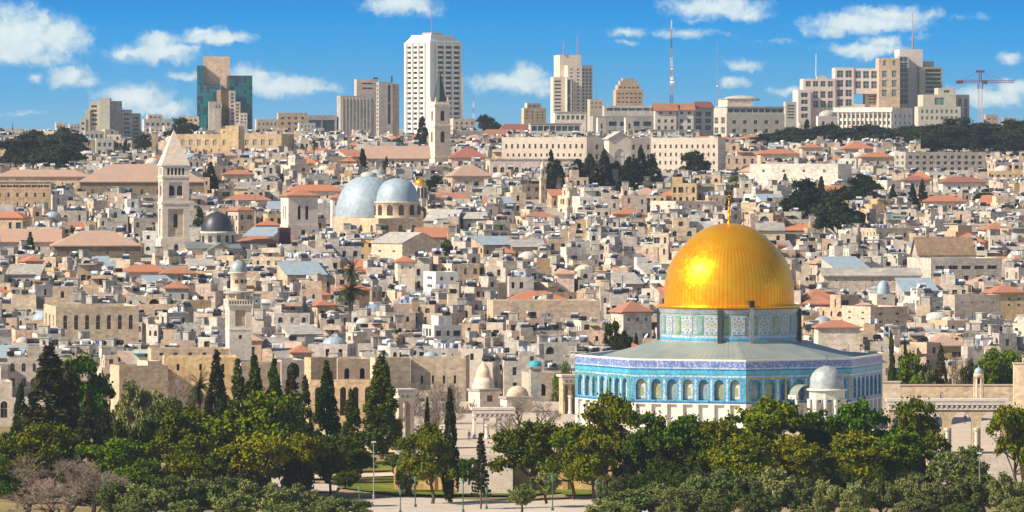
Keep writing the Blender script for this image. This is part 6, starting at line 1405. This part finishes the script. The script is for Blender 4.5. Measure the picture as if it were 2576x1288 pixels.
    for k,u,v,w,D,m,lab in far:
        if u > 1900 and D > 1500: w *= 1.45 if k == 'cyp' else 1.25
        if D > 1130: D = min(D, max(1060, DV(v + (w*1.45 if k == 'pine' else min(w*2.6, 95) if k == 'cyp' else 95))))
        T(k,lab,u,v,w,D,m,group='trees of the slope')
    for (u,v,w,lab) in ((1386,376,18,'thin pointed cypress at the left end of the grove'),(1420,418,50,'low dark tree in the left of the grove'),(1452,400,40,'dark broad cypress left in the grove'),(1484,388,36,'dark cypress left of the grove centre'),(1520,378,30,'pointed cypress under the monastery arch'),(1550,405,40,'broad cypress in the centre of the grove'),(1582,395,36,'dark cypress right of the grove centre'),(1612,372,30,'tallest pointed cypress of the grove'),(1640,388,34,'dark cypress at the right end of the grove'),(1402,402,34,'dark cypress beside the thin one in the grove'),(1468,410,44,'low dark cypress second row left of the grove centre'),(1535,412,44,'low dark cypress second row at the grove centre'),(1598,400,44,'low dark cypress second row right of the grove centre'),(1628,405,36,'low dark cypress in front of the tallest of the grove')):
        T('cyp',lab,u,v,w*1.75,1665 + (u % 7)*5,'far',group='dark cypress grove before the monastery')
    rng = random.Random(12); spots = [(1965,340),(1990,325),(2030,308),(2060,330),(2090,318),(2125,330),(2160,322),(2190,318),(2215,332),(2270,335),(2290,322),(2325,345),(2355,352),(2362,318),(2400,318),(2415,300),(2440,335),(2455,330),(2475,315),(2500,335),(2530,330),(2548,305),(2565,340),(2580,320),(1975,345),(2045,345),(2110,348),(2175,345),(2240,348),(2380,360),(2420,362),(2490,360),(2545,362)]
    for k, (u, v) in enumerate(sorted(spots)):
        kd = 'cyp' if k % 7 == 3 else 'pine'
        T(kd, f'dark ridge {"cypress" if kd == "cyp" else "pine"}, {nl[k]} from the left in the belt below the pink hotel', u, v - 8, rng.uniform(85,130) if kd == 'pine' else 34, 2110 + rng.uniform(-30,50), 'far', group='dark tree belt on the right ridge')
planting()

# ------------------------------------------------------------------ street furniture and people
def pole(name, label, u, vt, vb, D, kind):
    zb = PZ(vb, D); H = PZ(vt, D) - zb; r = thing(name, label, 'lamp post', (PX(u,D), D, zb)); m = MB()
    if kind == 'mast': m.lathe([(.16,0),(.16,.5),(.10,.6),(.06,H-.2)], 10); m.build('pole', M['metal'], r); h = MB(); h.box(-.35,.35,-.12,.12,H-.2,H,bottom=True); h.build('lamp_head', M['whitem'], r)
    else:
        m.lathe([(.22,0),(.22,.3),(.09,.45),(.065,H-.7)], 10); m.build('pole', M['greenm'], r); h = MB(); h.lathe([(.10,H-.7),(.22,H-.2),(.26,H-.15)], 8); h.build('lantern', M['greenglass'], r); c = MB(); c.lathe([(.30,H-.15),(.16,H+.05),(.03,H+.15)], 8); c.build('cap', M['greenm'], r)
pole('light_mast','tall silver light mast beside the tall full cypress',940,1110,1255,760,'mast'); pole('light_mast','tall silver light mast among the right olives',2464,1138,1272,752,'mast')
for u,v0,v1,lab in ((904,1226,1285,'green lantern post left of the lawn'),(1007,1232,1290,'green lantern post on the forecourt edge'),(1045,1200,1275,'pale green post under the round yellow tree'),(1165,1205,1288,'green lantern post right of the slender cypress'),(1390,1200,1284,'green lantern post by the grey olive'),(1502,1208,1290,'green lantern post right of the forked trunk'),(1224,1228,1280,'short green post beyond the spiky conifer'),(835,1248,1290,'green lantern post at the left grove edge')):
    pole('lamp_post', lab, u, v0, v1, 748 + (u % 5), 'green')
def person_mat(name, bands):
    m, t, b = base_mat(name, .85, 0, .2); oc = t.new('ShaderNodeTexCoord').outputs['Object']; sx = t.new('ShaderNodeSeparateXYZ'); t.put(sx.inputs[0], oc)
    t.put(b.inputs['Base Color'], t.ramp(t.m('DIVIDE', sx.outputs[2], 2.0), bands, 'CONSTANT')); return m
def person(label, u, vb, D, zb, coat, legs, walk=.18, rz=0):
    mt = person_mat('clothing', [(0,(.03,.03,.03)),(.045,legs),(.43,coat),(.745,(.42,.26,.18))])
    pts = [(0,0,.95),(0,0,1.18),(0,0,1.42),(0,.01,1.52),(0,-.02,1.62),(0,-.01,1.72), (.1,0,.9),(.11,-walk*.5,.5),(.12,-walk,.09),(.12,-walk-.13,.05), (-.1,0,.9),(-.11,walk*.3,.5),(-.12,walk,.10),(-.12,walk-.12,.05),
           (.19,0,1.40),(.25,walk*.5,1.13),(.25,walk*.2-.06,.88),(.25,walk*.2-.1,.80),(-.19,0,1.40),(-.25,-walk*.3,1.13),(-.25,-walk*.6-.06,.88),(-.25,-walk*.6-.1,.80)]
    rad = [.155,.145,.165,.06,.095,.085,.10,.07,.05,.04,.10,.07,.05,.04,.06,.048,.038,.03,.06,.048,.038,.03]
    ed = [(0,1),(1,2),(2,3),(3,4),(4,5),(0,6),(6,7),(7,8),(8,9),(0,10),(10,11),(11,12),(12,13),(2,14),(14,15),(15,16),(16,17),(2,18),(18,19),(19,20),(20,21)]
    me = bpy.data.meshes.new('person'); me.from_pydata(pts, ed, []); me.materials.append(mt); o = put('person', me, None, (PX(u,D), D, zb), rz)
    sk = o.modifiers.new('skin', 'SKIN'); o.modifiers.new('smooth', 'SUBSURF').levels = 1; o.modifiers['smooth'].render_levels = 1
    for i, r_ in enumerate(rad): me.skin_vertices[0].data[i].radius = (r_, r_*.8 if i in (0,1,2) else r_)
    me.skin_vertices[0].data[0].use_root = True
    tag(o, label, 'person', 'people on the terrace')
    h = MB(); h.lathe([(.098,1.66),(.105,1.72),(.09,1.79),(.05,1.83),(.005,1.84)], 10, 0, .01); h.build('hair', M['black'], o, smooth=True); return o
person('person in grey coat standing on the pale terrace near the fountain house',1180,0,846,PLZ,(.20,.20,.23),(.06,.06,.09),.1,.4)
person('person in dark coat walking along the terrace parapet',2367,0,985,PLZ,(.05,.05,.09),(.04,.04,.05),.2,1.2)
person('person in white shirt beside the dark coated person at the parapet',2371,0,983,PLZ,(.55,.55,.58),(.05,.05,.07),.15,1.0)
person('person in dark clothes left of the tiny lantern kiosk',2449,0,955,PLZ,(.04,.04,.05),(.03,.03,.04),.12,.3)
person('person in blue jacket close beside the tiny lantern kiosk',2455,0,953,PLZ,(.04,.07,.16),(.04,.04,.05),.1,-.4)
person('person in red top on the terrace left of the right arcade',2290,0,970,PLZ,(.35,.07,.06),(.05,.05,.08),.2,1.3)
person('person in dark coat on the paving behind the right arcade',2428,0,900,PLZ,(.06,.05,.06),(.05,.04,.05),.2,.1)

# ------------------------------------------------------------------ air
def haze():
    mb = MB(); mb.box(-960, 960, -70, 4850, -82, 88, bottom=True); m = bpy.data.materials.new('haze_air'); m.use_nodes = True; t = NT(m.node_tree)
    v = t.new('ShaderNodeVolumePrincipled'); v.inputs['Color'].default_value = (.68,.82,1.0,1); v.inputs['Density'].default_value = HAZE; v.inputs['Anisotropy'].default_value = .2
    o = t.new('ShaderNodeOutputMaterial'); t.t.links.new(v.outputs[0], o.inputs['Volume'])
    tag(mb.build('haze', m), 'thin blue haze over the old city and the ridge', kind='stuff')
HAZE = 0.000054
haze()
S.cycles.volume_bounces = 0; S.cycles.max_bounces = 6; S.cycles.diffuse_bounces = 2; S.cycles.use_denoising = True
